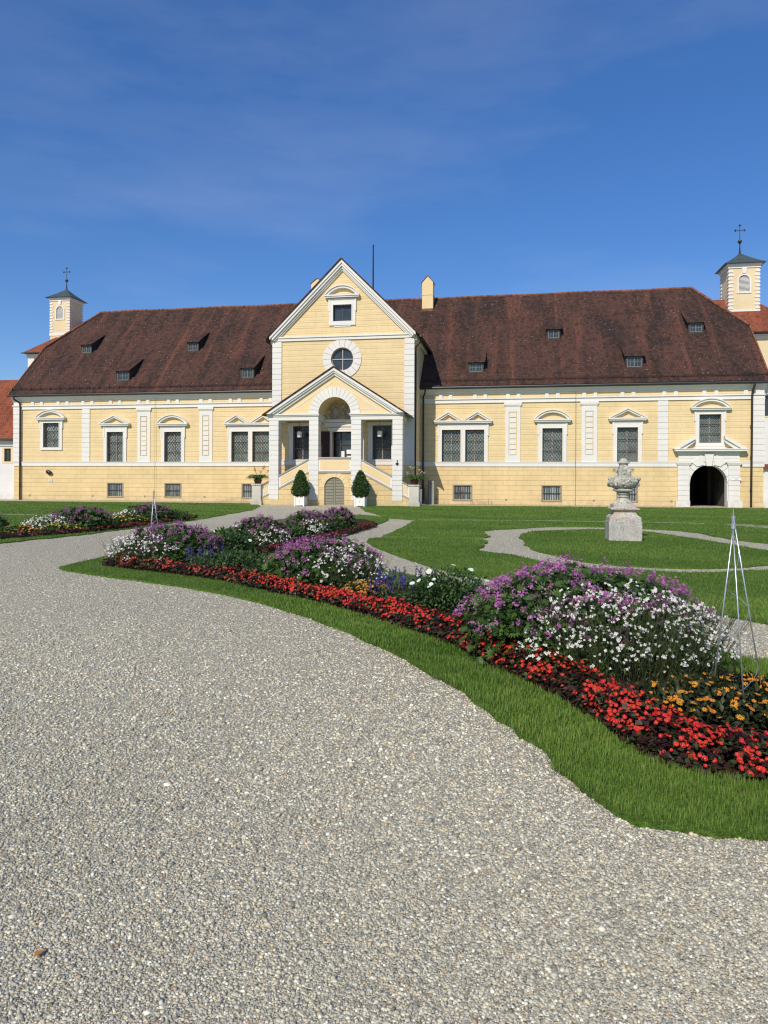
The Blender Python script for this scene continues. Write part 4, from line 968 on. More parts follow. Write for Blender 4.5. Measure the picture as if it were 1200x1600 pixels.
RING = GP([(812, 838), (830, 832), (880, 829), (940, 828), (1020, 833), (1100, 845), (1170, 857), (1240, 868), (1190, 871), (1240, 880), (1170, 887), (1100, 890), (1000, 887), (920, 880), (870, 870), (830, 858)])
LAWNS = []
for nm, P_, jit in (('lawn', L1, .05), ('lawn', ISL, .012), ('lawn', L3, .03), ('lawn', L4, .05), ('lawn', RING, .03)):
    lp = smooth_loop(P_, True, None if nm else 6, jit); LAWNS.append(lp)
    slab(nm, lp, -.02, .028, 'lawn', kind='structure')
def strip(name, pts, w_, z, mat, jit=.02, **kw):
    c = smooth_loop(GP(pts), False, 6); L_, R_ = [], []
    for i, p in enumerate(c):
        d = (c[min(i + 1, len(c) - 1)] - c[max(i - 1, 0)]).normalized(); nn = Vector((-d.y, d.x, 0)); ww = w_ / 2 * (1 + random.uniform(-.12, .12))
        L_.append(p + nn * ww); R_.append(p - nn * ww)
    lp = L_ + R_[::-1]
    for q in lp: q.z = 0
    return slab(name, lp, z - .02, z, mat, **kw)
strip('gravel_path', [(-100, 804), (60, 805), (180, 806), (258, 806)], .45, .034, 'gravel', kind='structure')
strip('gravel_path', [(655, 813.5), (800, 814), (1000, 817), (1100, 819)], .22, .034, 'gravel', kind='structure')
strip('gravel_path', [(1150, 820.5), (1190, 824), (1260, 828), (1400, 835)], 1.1, .034, 'gravel', kind='structure')
FRONT = [(161, 886), (225, 894), (307, 904), (352, 911), (380, 918), (450, 934), (520, 951), (590, 971), (660, 995), (700, 1009), (762, 1043), (825, 1073), (867, 1093), (933, 1135), (1000, 1187), (1050, 1209), (1133, 1228), (1200, 1234), (1420, 1258)]
BED = [GP(FRONT + [ (1420, 1100), (1200, 1072), (1120, 1050), (1000, 995), (850, 955), (700, 930), (600, 912), (500, 893), (425, 880), (330, 868), (240, 866), (175, 874)]),
       GP([(330, 868), (395, 868), (455, 855), (520, 841), (575, 824), (585, 818), (560, 812), (480, 820), (400, 833), (340, 850)]),
       GP([(-200, 862), (-60, 850), (40, 841), (150, 832), (240, 820), (305, 810), (290, 806), (200, 812), (100, 822), (0, 832), (-200, 845)])]
BEDL = []
for b in BED:
    lp = smooth_loop(b, True, None, .015); BEDL.append(lp); slab('flower_bed_soil', lp, .0, .036, 'soil', kind='structure')

# grass blades -----------------------------------------------------------------
def blade_proto(seg):
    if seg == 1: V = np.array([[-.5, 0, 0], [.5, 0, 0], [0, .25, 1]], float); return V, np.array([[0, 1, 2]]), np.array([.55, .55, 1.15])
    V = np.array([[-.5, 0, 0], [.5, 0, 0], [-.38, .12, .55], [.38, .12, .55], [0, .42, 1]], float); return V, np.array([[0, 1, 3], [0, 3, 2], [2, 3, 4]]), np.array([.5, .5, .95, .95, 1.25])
def inside_any(P, loops):
    r = np.zeros(len(P), bool)
    for l in loops: r |= in_poly(P, l)
    return r
def noise2(P, s):   # cheap smooth pseudo noise
    x, y = P[:, 0] * s, P[:, 1] * s
    return (np.sin(x * 1.3 + 1.7 * np.sin(y * .9)) + np.sin(y * 1.7 + 1.3 * np.sin(x * 1.1 + 2)) + np.sin((x + y) * .8 + 4)) / 3
def grass(loop, zmin, zmax, dens, h, wd, seg, lim=1.08):
    q = np.array([(p.x, p.y) for p in loop]); lo, hi = q.min(0), q.max(0); lo[1] = max(lo[1], zmin); hi[1] = min(hi[1], zmax)
    if hi[1] <= lo[1]: return None
    ymid = hi[1]; hi[0] = min(hi[0], .60 * ymid); lo[0] = max(lo[0], -.60 * ymid)
    if hi[0] <= lo[0]: return None
    n = int((hi[0] - lo[0]) * (hi[1] - lo[1]) * dens); P = rng.uniform(lo, hi, (n, 2)); P = P[np.abs(P[:, 0]) < P[:, 1] * .58 + .2]
    J = P + rng.normal(0, 1, P.shape) * np.where(rng.random(len(P)) < .05, .075, .022)[:, None] + (.022 * noise2(P, 12) + .012 * noise2(P, 3.1))[:, None] * [1, 1]; P = P[in_poly(J, loop)]; P = P[~inside_any(P, BEDL)]; n = len(P)
    if n == 0: return None
    pos = np.column_stack([P, np.full(n, .02)])
    az = rng.uniform(0, 2 * PI, n); tilt = rng.uniform(.0, 1.15, n)
    zd = np.column_stack([np.cos(az) * np.sin(tilt), np.sin(az) * np.sin(tilt), np.cos(tilt)]); xd = np.column_stack([-np.sin(az), np.cos(az), 0 * az]); sp = rng.uniform(0, 2 * PI, n)
    yd = np.cross(zd, xd); rot = np.stack([xd, yd, zd], 2)
    hh = h * rng.uniform(.45, 1.45, n) * (1 + .3 * noise2(P, 2.1) + .25 * noise2(P, 11)); sc = np.column_stack([wd * rng.uniform(.7, 1.4, n), hh, hh])
    t = np.clip(.5 + .35 * noise2(P, .9) + .35 * noise2(P, 4.3) * noise2(P, 1.7) + rng.normal(0, .22, n), 0, 1)[:, None]
    col = np.array([.070, .165, .018]) * (1 - t) + np.array([.25, .375, .065]) * t; dry = rng.random(n) < .03; col[dry] = [.25, .22, .10]
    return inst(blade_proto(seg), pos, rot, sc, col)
bands = [(0, 4.4, 20000, .042, .0032, 2), (4.4, 6.5, 10000, .042, .0044, 2), (6.5, 10, 4500, .04, .007, 2), (10, 15, 1700, .038, .011, 1), (15, 22, 620, .042, .019, 1), (22, 34, 230, .04, .032, 1), (34, 52, 80, .04, .055, 1)]
for lp in LAWNS:
    parts = [g_ for g_ in (grass(lp, *b) for b in bands) if g_]
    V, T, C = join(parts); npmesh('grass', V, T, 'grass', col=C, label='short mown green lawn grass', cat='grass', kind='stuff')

# loose pebbles on the gravel ---------------------------------------------------
def ico():
    t = (1 + 5 ** .5) / 2
    V = np.array([[-1, t, 0], [1, t, 0], [-1, -t, 0], [1, -t, 0], [0, -1, t], [0, 1, t], [0, -1, -t], [0, 1, -t], [t, 0, -1], [t, 0, 1], [-t, 0, -1], [-t, 0, 1]], float) / math.hypot(1, t)
    T = np.array([[0, 11, 5], [0, 5, 1], [0, 1, 7], [0, 7, 10], [0, 10, 11], [1, 5, 9], [5, 11, 4], [11, 10, 2], [10, 7, 6], [7, 1, 8], [3, 9, 4], [3, 4, 2], [3, 2, 6], [3, 6, 8], [3, 8, 9], [4, 9, 5], [2, 4, 11], [6, 2, 10], [8, 6, 7], [9, 8, 1]])
    return V, T, np.ones(12)
zl = np.linspace(1.9, 50, 4000); wgt = zl * zl ** -2.1; cdf = np.cumsum(wgt); cdf /= cdf[-1]
NP = 330000; zz_ = np.interp(rng.random(NP), cdf, zl); P = np.column_stack([rng.uniform(-.57, .57, NP) * zz_, zz_]); P = P[~inside_any(P, LAWNS)]; n = len(P); Zp = P[:, 1]
r = .0044 * (Zp / 2.5) ** .60 * np.exp(rng.normal(0, .30, n)); sc = np.column_stack([r * rng.uniform(.8, 1.5, n), r * rng.uniform(.8, 1.2, n), r * rng.uniform(.45, .8, n) * np.clip(6 / Zp, .35, 1)])
pos = np.column_stack([P, sc[:, 2] * rng.uniform(-.1, .7, n)]); az = rng.uniform(0, 2 * PI, n); yd = np.column_stack([np.cos(az), np.sin(az), rng.normal(0, .25, n) * np.clip(6 / Zp, .3, 1)]); rot = frames(yd)
pal_ = np.array([[.23, .225, .20], [.38, .365, .31], [.50, .48, .40], [.44, .435, .39], [.56, .49, .35], [.64, .63, .54], [.80, .79, .70], [.38, .29, .20], [.32, .32, .30]])
fa_ = np.clip((5.5 / Zp) ** .8, .22, 1)[:, None]
col = pal_[rng.choice(9, n, p=[.10, .20, .22, .15, .10, .10, .04, .03, .06])]; col = (col * fa_ + np.array([.47, .45, .385]) * (1 - fa_)) * (1 + rng.uniform(-.2, .2, (n, 1)) * fa_) * [1.10, 1.06, .96] * (1 + .10 * noise2(P, .8))[:, None]
parts = [inst(ico(), pos, rot, sc, col)]
V, T, C = join(parts); npmesh('gravel', V, T, 'pebble', col=C, smooth=True, label='loose pale river gravel covering the path', cat='gravel', kind='stuff')
# a few fallen leaves
for (u, v, c) in ((52, 1495, (.62, .26, .05)), (1090, 1200, (.45, .3, .08))):
    p = G(u, v, .015)
    V, T, C = inst(leaf_proto(.3, .1, .15), np.array([[p.x, p.y, .012]]), frames(np.array([[.5, 1, .1]])), np.array([.045]), np.array([c]))
    if u < 100: npmesh('fallen_leaf', V, T, 'petal', col=C, label='single small orange leaf lying on the gravel near the bottom left', cat='leaf')

# ------------------------------------------------------------------ flowers
LEAF = leaf_proto(.24, .18); PALM = palmate(5, 1.0, .16); BLADE = leaf_proto(.07, .5, .02)
def dome(n, c, rx, ry, h, rmin=.72, zmin=0.0):
    """points in an irregular dome shell + outward normals"""
    a = rng.uniform(0, 2 * PI, n); ct = rng.uniform(zmin, 1, n); st = np.sqrt(1 - ct ** 2)
    r = rng.uniform(rmin ** 2, 1, n) ** .5 * (1 + .05 * np.sin(a * 3 + c[0] * 5) + .035 * np.sin(a * 7 + ct * 9 + c[1]) + .03 * np.sin(ct * 14 + a * 5))
    D = np.column_stack([np.cos(a) * st, np.sin(a) * st, ct ** .66])
    pos = D * r[:, None] * [rx, ry, h] + [c[0], c[1], .03]; nrm = unit(D / [rx, ry, h]); return pos, nrm
def leaves(n, c, rx, ry, h, size, proto, cols, rmin=.55, up=.4, jit=.6, zmin=0.):
    pos, nrm = dome(n, c, rx, ry, h, rmin, zmin); d = nrm + rng.normal(0, jit, (n, 3)) + [0, 0, up * .5]; d[:, 2] -= .25
    upv = unit(nrm + rng.normal(0, .35, (n, 3)) + [0, 0, up])
    rot = frames(d, upv); t = rng.random((n, 1)); col = np.array(cols[0]) * (1 - t) + np.array(cols[1]) * t
    return inst(proto, pos, rot, size * rng.uniform(.6, 1.3, n), col * rng.uniform(.75, 1.2, (n, 1)))
def heads(pos, nrm, size, proto, col, jit=.5, var=.15):
    n = len(pos); d = unit(nrm + rng.normal(0, jit, (n, 3)) + [0, -.15, .2]); t = unit(np.cross(d, rng.normal(0, 1, (n, 3)))); x = np.cross(t, d)
    return inst(proto, pos, np.stack([x, t, d], 2), size * rng.uniform(.7, 1.25, n), np.array(col) * rng.uniform(1 - var, 1 + var, (n, 3)))
FL4 = blossom(4, .42, .25); FL5 = blossom(5, .36, .3, (.5, .4, .1)); FLB = blossom(4, .6, .35, (.6, .45, .05)); FLR = blossom(10, .17, .05, (.10, .05, .01)); FLD = blossom(8, .33, .12, (.75, .55, .08))
GREEN = ((.038, .090, .018), (.105, .19, .042)); GREY = ((.06, .10, .03), (.13, .18, .07))
def stems(n, c, rx, ry, h, col=(.06, .10, .03), wd=.004):
    a = rng.uniform(0, 2 * PI, n); r = rng.random(n) ** .5; base = np.column_stack([c[0] + rx * r * np.cos(a) * .7, c[1] + ry * r * np.sin(a) * .7, np.full(n, .03)])
    d = np.column_stack([np.cos(a) * r * .5 + rng.normal(0, .12, n), np.sin(a) * r * .5 + rng.normal(0, .12, n), np.ones(n)]); L_ = h * rng.uniform(.7, 1.05, n)
    V = np.array([[-1, 0, 0], [1, 0, 0], [0, 1, 0], [0, 1, 0]], float)
    x = unit(np.cross(d, rng.normal(0, 1, (n, 3)))); z = np.cross(x, unit(d)); rot = np.stack([x, unit(d), z], 2)
    sc = np.column_stack([np.full(n, wd), L_, L_]); tip = base + unit(d) * L_[:, None]
    return inst((np.array([[-.5, 0, 0], [.5, 0, 0], [.25, 1, 0], [-.25, 1, 0]], float), np.array([[0, 1, 2], [0, 2, 3]]), np.ones(4)), base, rot, sc, np.tile(col, (n, 1))), tip
def cleome(c, rx, ry, h, k, label, group='purple flowering mounds in the beds', lod=1.0, purple=(.46, .155, .37), white=None):
    t = empty('flowering_shrub', (c[0], c[1], .03), label=label, cat='flowering shrub', group=group)
    rel = lambda A: A - [c[0], c[1], .03]
    s = lod
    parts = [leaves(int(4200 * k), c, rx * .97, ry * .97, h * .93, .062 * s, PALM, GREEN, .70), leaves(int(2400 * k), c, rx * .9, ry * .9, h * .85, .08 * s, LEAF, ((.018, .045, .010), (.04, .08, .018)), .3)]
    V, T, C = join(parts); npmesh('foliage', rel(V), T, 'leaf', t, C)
    n = int(560 * k); pos, nrm = dome(n, c, rx, ry, h, .98, .20)
    kp = (pos[:, 2] > .03 + h * (.48 + .14 * np.sin(pos[:, 0] * 6) + rng.normal(0, .13, n))); pos, nrm = pos[kp], nrm[kp]
    # clusters of little blossoms
    m = 13; P2 = np.repeat(pos, m, 0) + rng.normal(0, .0155 * s, (len(pos) * m, 3)) + np.repeat(nrm, m, 0) * rng.uniform(-.01, .03, (len(pos) * m, 1)); N2 = np.repeat(nrm, m, 0)
    tone = np.repeat(rng.uniform(.6, 1.35, (len(pos), 1)), m, 0); V, T, C = heads(P2, N2, .0100 * s, FL4, purple, .8, .15)
    C = C * np.repeat(tone, 20, 0)[:len(C)]
    npmesh('blossoms', rel(V), T, 'petal', t, C, kind='stuff')
    return t
def gaura(c, rx, ry, h, k, label, s=1.0, lean=0.):
    t = empty('white_flower_clump', (c[0], c[1], .03), label=label, cat='flower clump', group='airy white flower clumps'); rel = lambda A: A - [c[0], c[1], .03]
    st, tip = stems(int(900 * k), c, rx, ry, h, (.085, .11, .045), .005 * s); lf = leaves(int(3000 * k), c, rx * .95, ry, h * .8, .05 * s, leaf_proto(.10, .2), ((.045, .075, .020), (.11, .15, .05)), .2, .8, .9)
    V, T, C = join([st, lf]); npmesh('foliage', rel(V), T, 'leaf', t, C)
    n = int(680 * k); pos, nrm = dome(n, c, rx * 1.02, ry * 1.05, h * 1.02, .75, .12); P2 = np.repeat(pos, 2, 0) + rng.normal(0, .014 * s, (2 * n, 3)); N2 = np.repeat(nrm, 2, 0) * .4 + [0, -.6, .3]
    V, T, C = heads(P2, N2, .0135 * s, FL4, (.82, .80, .73), .6, .04); npmesh('blossoms', rel(V), T, 'petal', t, C, kind='stuff'); return t
def patch(name, c, rx, ry, h, k, leafcols, size, fl=None, label='', cat='plant', group=None, proto=None, s=1.0):
    t = empty(name, (c[0], c[1], .03), label=label, cat=cat, group=group); rel = lambda A: A - [c[0], c[1], .03]
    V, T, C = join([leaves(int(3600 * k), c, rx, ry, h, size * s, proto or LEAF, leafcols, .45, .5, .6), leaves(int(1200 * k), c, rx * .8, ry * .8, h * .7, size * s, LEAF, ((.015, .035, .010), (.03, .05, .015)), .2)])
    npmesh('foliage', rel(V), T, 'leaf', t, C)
    if fl:
        n, sz, pr, col, zmin = fl; pos, nrm = dome(int(n), c, rx, ry, h * 1.08, .97, zmin); V, T, C = heads(pos, nrm * .5 + [0, -.25, .8], sz * s, pr, col, .35); npmesh('blossoms', rel(V), T, 'petal', t, C, kind='stuff')
    return t
cleome((1.85, 6.72), 1.16, .92, .84, 1.0, 'largest purple flowered mound, nearest to the camera on the right')
gaura((2.12, 6.05), .96, .55, .72, 1.1, 'nearest clump of white star flowers in front of the largest purple mound')
cleome((-.98, 11.3), .98, .8, .70, .62, 'purple flowered mound in the middle of the front bed', lod=1.15)
gaura((-.62, 10.85), .72, .5, .60, .38, 'white flower clump against the middle mound of the front bed', 1.25)
cleome((-4.15, 14.1), 1.02, .85, .74, .55, 'purple flowered mound at the left end of the front bed behind the wire obelisk', lod=1.25, purple=(.36, .13, .29))
gaura((-4.55, 13.55), .85, .5, .60, .38, 'loose white flower clump spilling over the left tip of the front bed', 1.4)
cleome((-3.1, 17.9), .78, .7, .70, .38, 'purple mound left of the three far mounds beside the central path', lod=1.35, purple=(.36, .13, .29))
cleome((-2.32, 21.6), .76, .7, .70, .32, 'middle one of the three far purple mounds beside the central path', lod=1.45, purple=(.36, .13, .29))
cleome((-1.55, 24.6), .62, .6, .68, .26, 'last purple mound at the far tip of the front island bed', lod=1.5, purple=(.36, .13, .29))
gaura((-2.85, 17.5), .6, .4, .5, .22, 'white blossoms scattered over the far mound nearest the camera', 1.6)
gaura((-2.2, 21.2), .55, .4, .5, .2, 'white blossoms over the middle far mound by the central path', 1.8)
cleome((-9.95, 23.2), 1.08, .9, .72, .38, 'purple mound in the left bed nearest to the left wire obelisk side', lod=1.5, purple=(.34, .13, .26))
gaura((-10.6, 22.6), .9, .5, .5, .3, 'white and yellow flecked clump at the foot of the left bed mound', 1.9)
cleome((-9.3, 28.2), .98, .9, .66, .3, 'smaller far purple mound at the right end of the left bed', lod=1.6, purple=(.34, .13, .26))
gaura((-9.9, 27.7), .8, .5, .45, .2, 'thin white blossoms left of the farther mound in the left bed', 2.1)
cleome((-12.1, 21.2), .85, .8, .68, .3, 'purple mound cut by the left edge of the picture', lod=1.5, purple=(.34, .13, .26))
patch('leafy_plant', (.83, 9.1), .58, .55, .50, .75, ((.035, .085, .018), (.09, .17, .04)), .055, (14, .035, FLD, (.86, .86, .76), .3), 'bushy green plant with a few large white flowers beside the blue spikes', 'leafy plant')
patch('leafy_plant', (-3.35, 15.6), .55, .6, .58, .4, ((.030, .080, .018), (.08, .15, .035)), .08, (8, .05, FLD, (.86, .86, .76), .3), 'dark green bushy plant right behind the left mound of the front bed', 'leafy plant')
patch('leafy_plant', (-2.55, 12.6), .95, .5, .36, .6, ((.040, .085, .022), (.10, .17, .05)), .07, None, 'low green foliage patch between the two mounds of the front bed', 'leafy plant')
patch('leafy_plant', (-1.75, 11.9), .45, .4, .30, .25, ((.035, .085, .02), (.09, .16, .04)), .07, None, 'small green foliage tuft just left of the middle mound', 'leafy plant')
patch('leafy_plant', (-2.65, 19.7), .55, .6, .42, .25, ((.035, .08, .02), (.08, .14, .035)), .1, None, 'green foliage between the first and second far mounds', 'leafy plant')
patch('leafy_plant', (-1.95, 23.2), .45, .5, .42, .18, ((.035, .08, .02), (.08, .14, .035)), .11, None, 'green foliage between the second and last far mounds', 'leafy plant')
patch('leafy_plant', (-9.3, 25.6), .9, .6, .35, .3, ((.04, .09, .02), (.09, .15, .04)), .11, (60, .04, FL5, (.75, .45, .03), .3), 'green foliage with yellow specks between the two left bed mounds', 'leafy plant')
patch('leafy_plant', (-8.4, 28.6), .7, .5, .38, .2, ((.04, .09, .02), (.09, .15, .04)), .11, None, 'green foliage right of the farther mound in the left bed', 'leafy plant')
patch('yellow_flower_patch', (-9.9, 21.9), .75, .3, .25, .25, GREEN, .08, (55, .035, FL5, (.72, .48, .06), .2), 'yellow flower patch at the front of the left bed', 'flower patch')
patch('yellow_flower_patch', (-10.7, 20.7), .7, .35, .25, .25, GREEN, .08, (55, .035, FL5, (.62, .24, .04), .2), 'orange red flower patch at the front of the left bed', 'flower patch')
patch('orange_flower_patch', (-.22, 9.95), .36, .26, .20, .3, ((.03, .05, .015), (.07, .09, .03)), .05, (130, .022, FL5, (.62, .26, .03), .25), 'small orange flower patch between the middle mound and the blue spikes', 'flower patch', s=1.1)
patch('orange_flower_patch', (2.80, 5.0), 1.1, .50, .20, 1.3, ((.018, .030, .010), (.06, .075, .022)), .058, (260, .024, FLR, (.85, .33, .03), .3), 'dark leaved patch with orange daisy flowers under the near wire obelisk', 'flower patch')
# blue salvia
def salvia(c, rx, ry, h, n, label, s=1.0):
    t = empty('blue_salvia', (c[0], c[1], .03), label=label, cat='salvia'); rel = lambda A: A - [c[0], c[1], .03]
    V, T, C = leaves(int(n * 22), c, rx, ry, h * .62, .06 * s, leaf_proto(.14, .15), GREY, .2, .8, .5); st, tip = stems(n, c, rx, ry, h, (.07, .09, .05), .005 * s)
    V, T, C = join([(V, T, C), st]); npmesh('foliage', rel(V), T, 'leaf', t, C)
    m = 16; k = np.tile(np.linspace(0, 1, m), n)[:, None]; b = np.repeat(tip, m, 0) - [0, 0, 0] ; P2 = b - [0, 0, 1] * k * .14 * s + rng.normal(0, .006 * s, (n * m, 3)); N2 = rng.normal(0, 1, (n * m, 3)) * [1, 1, .3]
    V, T, C = heads(P2, N2, .013 * s, FL4, (.085, .06, .24), .3, .3); npmesh('blossoms', rel(V), T, 'petal', t, C, kind='stuff')
salvia((.30, 9.45), .42, .38, .50, 46, 'upright blue violet flower spikes in the front bed beside the green bush')
salvia((-3.25, 13.1), .35, .3, .42, 26, 'blue violet flower spikes at the foot of the left mound', 1.3)

# red begonia borders
def begonia(pts, wdt, h, dens, label, s=1.0, red=(.60, .032, .022), leafc=((.030, .012, .008), (.070, .030, .016)), fl=.3):
    c = smooth_loop(pts, False, 6); A = np.array([(p.x, p.y) for p in c]); seg = np.diff(A, axis=0); L_ = np.linalg.norm(seg, axis=1); tot = L_.sum()
    def pick(n):
        i = rng.choice(len(seg), n, p=L_ / tot); t_ = rng.random(n)[:, None]; d = seg[i] / L_[i][:, None]; nn = np.column_stack([-d[:, 1], d[:, 0]]); o = rng.uniform(-1, 1, n)
        P = A[i] + seg[i] * t_ + nn * o[:, None] * wdt / 2; top = h * np.sqrt(np.clip(1 - o ** 2 * .85, 0, 1)) * (1 + .30 * noise2(P, 7) + .12 * noise2(P, 19)); return P, top, nn, o
    n = int(dens * tot * wdt); P, top, nn, o = pick(n); z = top * rng.uniform(.25, 1, n); pos = np.column_stack([P, .03 + z])
    nr = np.column_stack([nn * o[:, None], np.ones(n)]); d = nr * .3 + rng.normal(0, .8, (n, 3)); d[:, 2] *= .4
    t = rng.random((n, 1)); col = np.array(leafc[0]) * (1 - t) + np.array(leafc[1]) * t; g_ = rng.random(n) < .18; col[g_] = np.array([.06, .11, .03]) * rng.uniform(.6, 1.2, (g_.sum(), 1))
    V, T, C = inst(leaf_proto(.36, .1, .08), pos, frames(d, unit(nr + rng.normal(0, .4, (n, 3)))), .042 * s * rng.uniform(.7, 1.3, n), col)
    a = np.array([A[len(A) // 2][0], A[len(A) // 2][1], .03]); r_ = empty('begonia_border', tuple(a), label=label, cat='flower border')
    npmesh('foliage', V - a, T, 'leaf', r_, C, kind='stuff')
    n = int(dens * fl * tot * wdt); P, top, nn, o = pick(n)
    keep = rng.random(n) < np.clip(.5 + .9 * noise2(P, 6.), .05, 1); P, top, nn, o = P[keep], top[keep], nn[keep], o[keep]; n = len(P)
    pos = np.column_stack([P, .035 + top * rng.uniform(.72, 1.12, n)]); nr = np.column_stack([nn * o[:, None] * .8, np.ones(n) * .8]) + [0, -.35, 0]
    V, T, C = heads(pos, nr, .0145 * s, FLB, red, .45, .18); npmesh('blossoms', V - a, T, 'petal', r_, C, kind='stuff')
def inset(pts, d):
    c = [p for p in smooth_loop(GP(pts), False, 4)]; o = []
    for i, p in enumerate(c):
        t_ = (c[min(i + 1, len(c) - 1)] - c[max(i - 1, 0)]).normalized(); o.append(p + Vector((-t_.y, t_.x, 0)) * d)
    return o
begonia(inset(FRONT[12:], .23), .50, .17, 4200, 'red flower border with dark leaves at the near right end of the front bed', fl=.30)
begonia(inset(FRONT[4:13], .22), .50, .17, 3000, 'long bright red flower border along the front edge of the front bed', 1.1, fl=.30)
begonia(inset(FRONT[:5], .22), .50, .17, 1700, 'red flower border at the left tip of the front bed', 1.4, (.40, .04, .025), fl=.22)
begonia(GP([(400, 869), (450, 857), (500, 845), (545, 834), (582, 823)]), .4, .13, 900, 'dark red low border in front of the far mounds', 1.7, (.20, .02, .02), fl=.2)
begonia(GP([(-150, 858), (0, 843), (80, 837), (150, 831), (210, 824), (270, 815), (303, 810)]), .45, .13, 700, 'dark red low border along the left bed', 1.8, (.26, .03, .025), fl=.2)

# ------------------------------------------------------------------ wire obelisks
def obelisk(x, y, h, feet, label, wire=.008):
    t = empty('wire_obelisk', (x, y, 0), 0, label=label, cat='garden obelisk', group='wire garden obelisks')
    m = len(feet)
    P_ = lambda i, z: (feet[i % m][0] * (1 - z / h) ** 1.0 + .010 * math.cos(i % m * 2.1), feet[i % m][1] * (1 - z / h) + .010 * math.sin(i % m * 2.1), z)
    for i in range(m):
        mb = MB(); mb.tube([P_(i, 0), P_(i, h * .5), P_(i, h)], wire, 6); mb.build('rod', 'galv', t, smooth=True)
    mb = MB(); pts = []; n = 9
    for i in range(n):
        z0, z1 = h * (.08 + .84 * i / n), h * (.08 + .84 * (i + 1) / n); a, b = Vector(P_(i, z0)), Vector(P_(i + 1, z1))
        for k in range(5):
            q = a.lerp(b, k / 5); bu = .25 * math.sin(PI * k / 5); pts.append(Vector((q.x * (1 + bu), q.y * (1 + bu), q.z)))
    mb.tube(pts, wire * .42, 5); mb.build('spiral_wire', 'galv', t)
    mb = MB(); mb.tube([(0, 0, h - .09), (0, 0, h - .05)], .016, 8); mb.tube([(0, 0, h - .04), (0, 0, h + .05)], [.008, .002], 6); mb.build('finial', 'galv', t)
obelisk(2.45, 4.98, 1.42, [(-.11, .12), (.0, -.20), (.27, .06)], 'galvanised wire obelisk standing in the orange flowers at the right edge', .0052)
obelisk(-5.30, 16.35, 1.40, [(-.15, .08), (-.02, -.16), (.17, .05)], 'thin wire obelisk behind the left mound of the front bed', .0075)

# ------------------------------------------------------------------ urn on pedestal
ub = empty('stone_urn', (6.78, 20.12, .02), -TH, label='weathered stone garden urn with lid standing on a square marble pedestal', cat='urn')
mb = MB(); mb.frustum(0, 0, [(.44, 0), (.44, .54)]); mb.build('pedestal', 'stoneblock', ub)
mb = MB(); mb.frustum(0, 0, [(.42, .54), (.42, .655), (.40, .67), (.32, .735), (.285, .79), (.28, .83), (.36, .86), (.385, .875), (.385, .905), (.34, .925), (.31, .93), (.31, 1.01), (.27, 1.035)]); mb.build('plinth', 'stonepink', ub)
mb = MB(); mb.lathe([(.24, 1.03), (.22, 1.09), (.15, 1.16), (.125, 1.19)], 32, wob=lambda a, z: 1 + .07 * math.sin(a * 8)); mb.lathe([(.125, 1.185), (.13, 1.21), (.155, 1.22), (.155, 1.245), (.135, 1.26), (.16, 1.29), (.185, 1.305), (.185, 1.33), (.165, 1.35), (.23, 1.375), (.285, 1.40), (.29, 1.43), (.26, 1.455), (.22, 1.46)], 32); mb.build('foot', 'stone', ub)
mb = MB(); mb.lathe([(.22, 1.455), (.29, 1.48), (.36, 1.54), (.40, 1.62), (.395, 1.69), (.34, 1.75), (.24, 1.79), (.16, 1.80)], 64, wob=lambda a, z: 1 + .03 * math.sin(a * 18 + z * 12) + .015 * math.sin(a * 5 + z * 30))
rs = random.Random(4)
for k in range(64):
    a = 2 * PI * k / 64 + rs.uniform(-.04, .04); side = abs(math.cos(a)) ** 4; zz = rs.uniform(1.50, 1.74); rr_ = np.interp(zz, [1.48, 1.56, 1.64, 1.7, 1.75], [.29, .37, .40, .39, .34]) + .04 * side
    mb.sphere((rr_ * math.cos(a), rr_ * math.sin(a), zz + .02 * side), rs.uniform(.022, .042) * (1 + .5 * side), 4, (1, 1, 1.1))
mb.build('bowl', 'stone', ub, smooth=True)
mb = MB(); mb.lathe([(.155, 1.78), (.15, 2.0), (.125, 2.06), (.125, 2.17)], 28); mb.box(-.145, .145, -.175, .175, 1.76, 1.99)
mb.arc(0, 1.99, .0001, .14, 0, PI, -.175, .175, 12); mb.build('neck', 'stone', ub)
mb = MB(); mb.sphere((0, -.17, 1.90), .065, 6, (1, .6, 1.15)); mb.sphere((0, -.215, 1.89), .018, 4); mb.arc(0, 1.895, .085, .108, 0, 2 * PI, -.20, -.17, 20); mb.box(-.125, .125, -.20, -.17, 1.745, 1.775)
for sx in (-1, 1): mb.sphere((sx * .10, -.18, 1.79), .03, 4)
mb.build('mask_relief', 'stone', ub)
for s in (-1, 1):
    mb = MB(); P_ = [(s * .20, 0, 1.74), (s * .185, 0, 1.86), (s * .19, 0, 1.94), (s * .235, 0, 2.0), (s * .275, 0, 1.985), (s * .27, 0, 1.94), (s * .24, 0, 1.94)]; mb.tube(P_, [.045, .036, .032, .032, .03, .028, .022], 8)
    mb.box(*sorted((s * .16, s * .285)), -.05, .05, 2.015, 2.04); mb.build('handle', 'stone', ub)
mb = MB(); mb.lathe([(.12, 2.165), (.175, 2.17), (.175, 2.19), (.13, 2.23), (.10, 2.27), (.07, 2.305), (.0, 2.325)], 28); mb.build('lid', 'stone', ub)

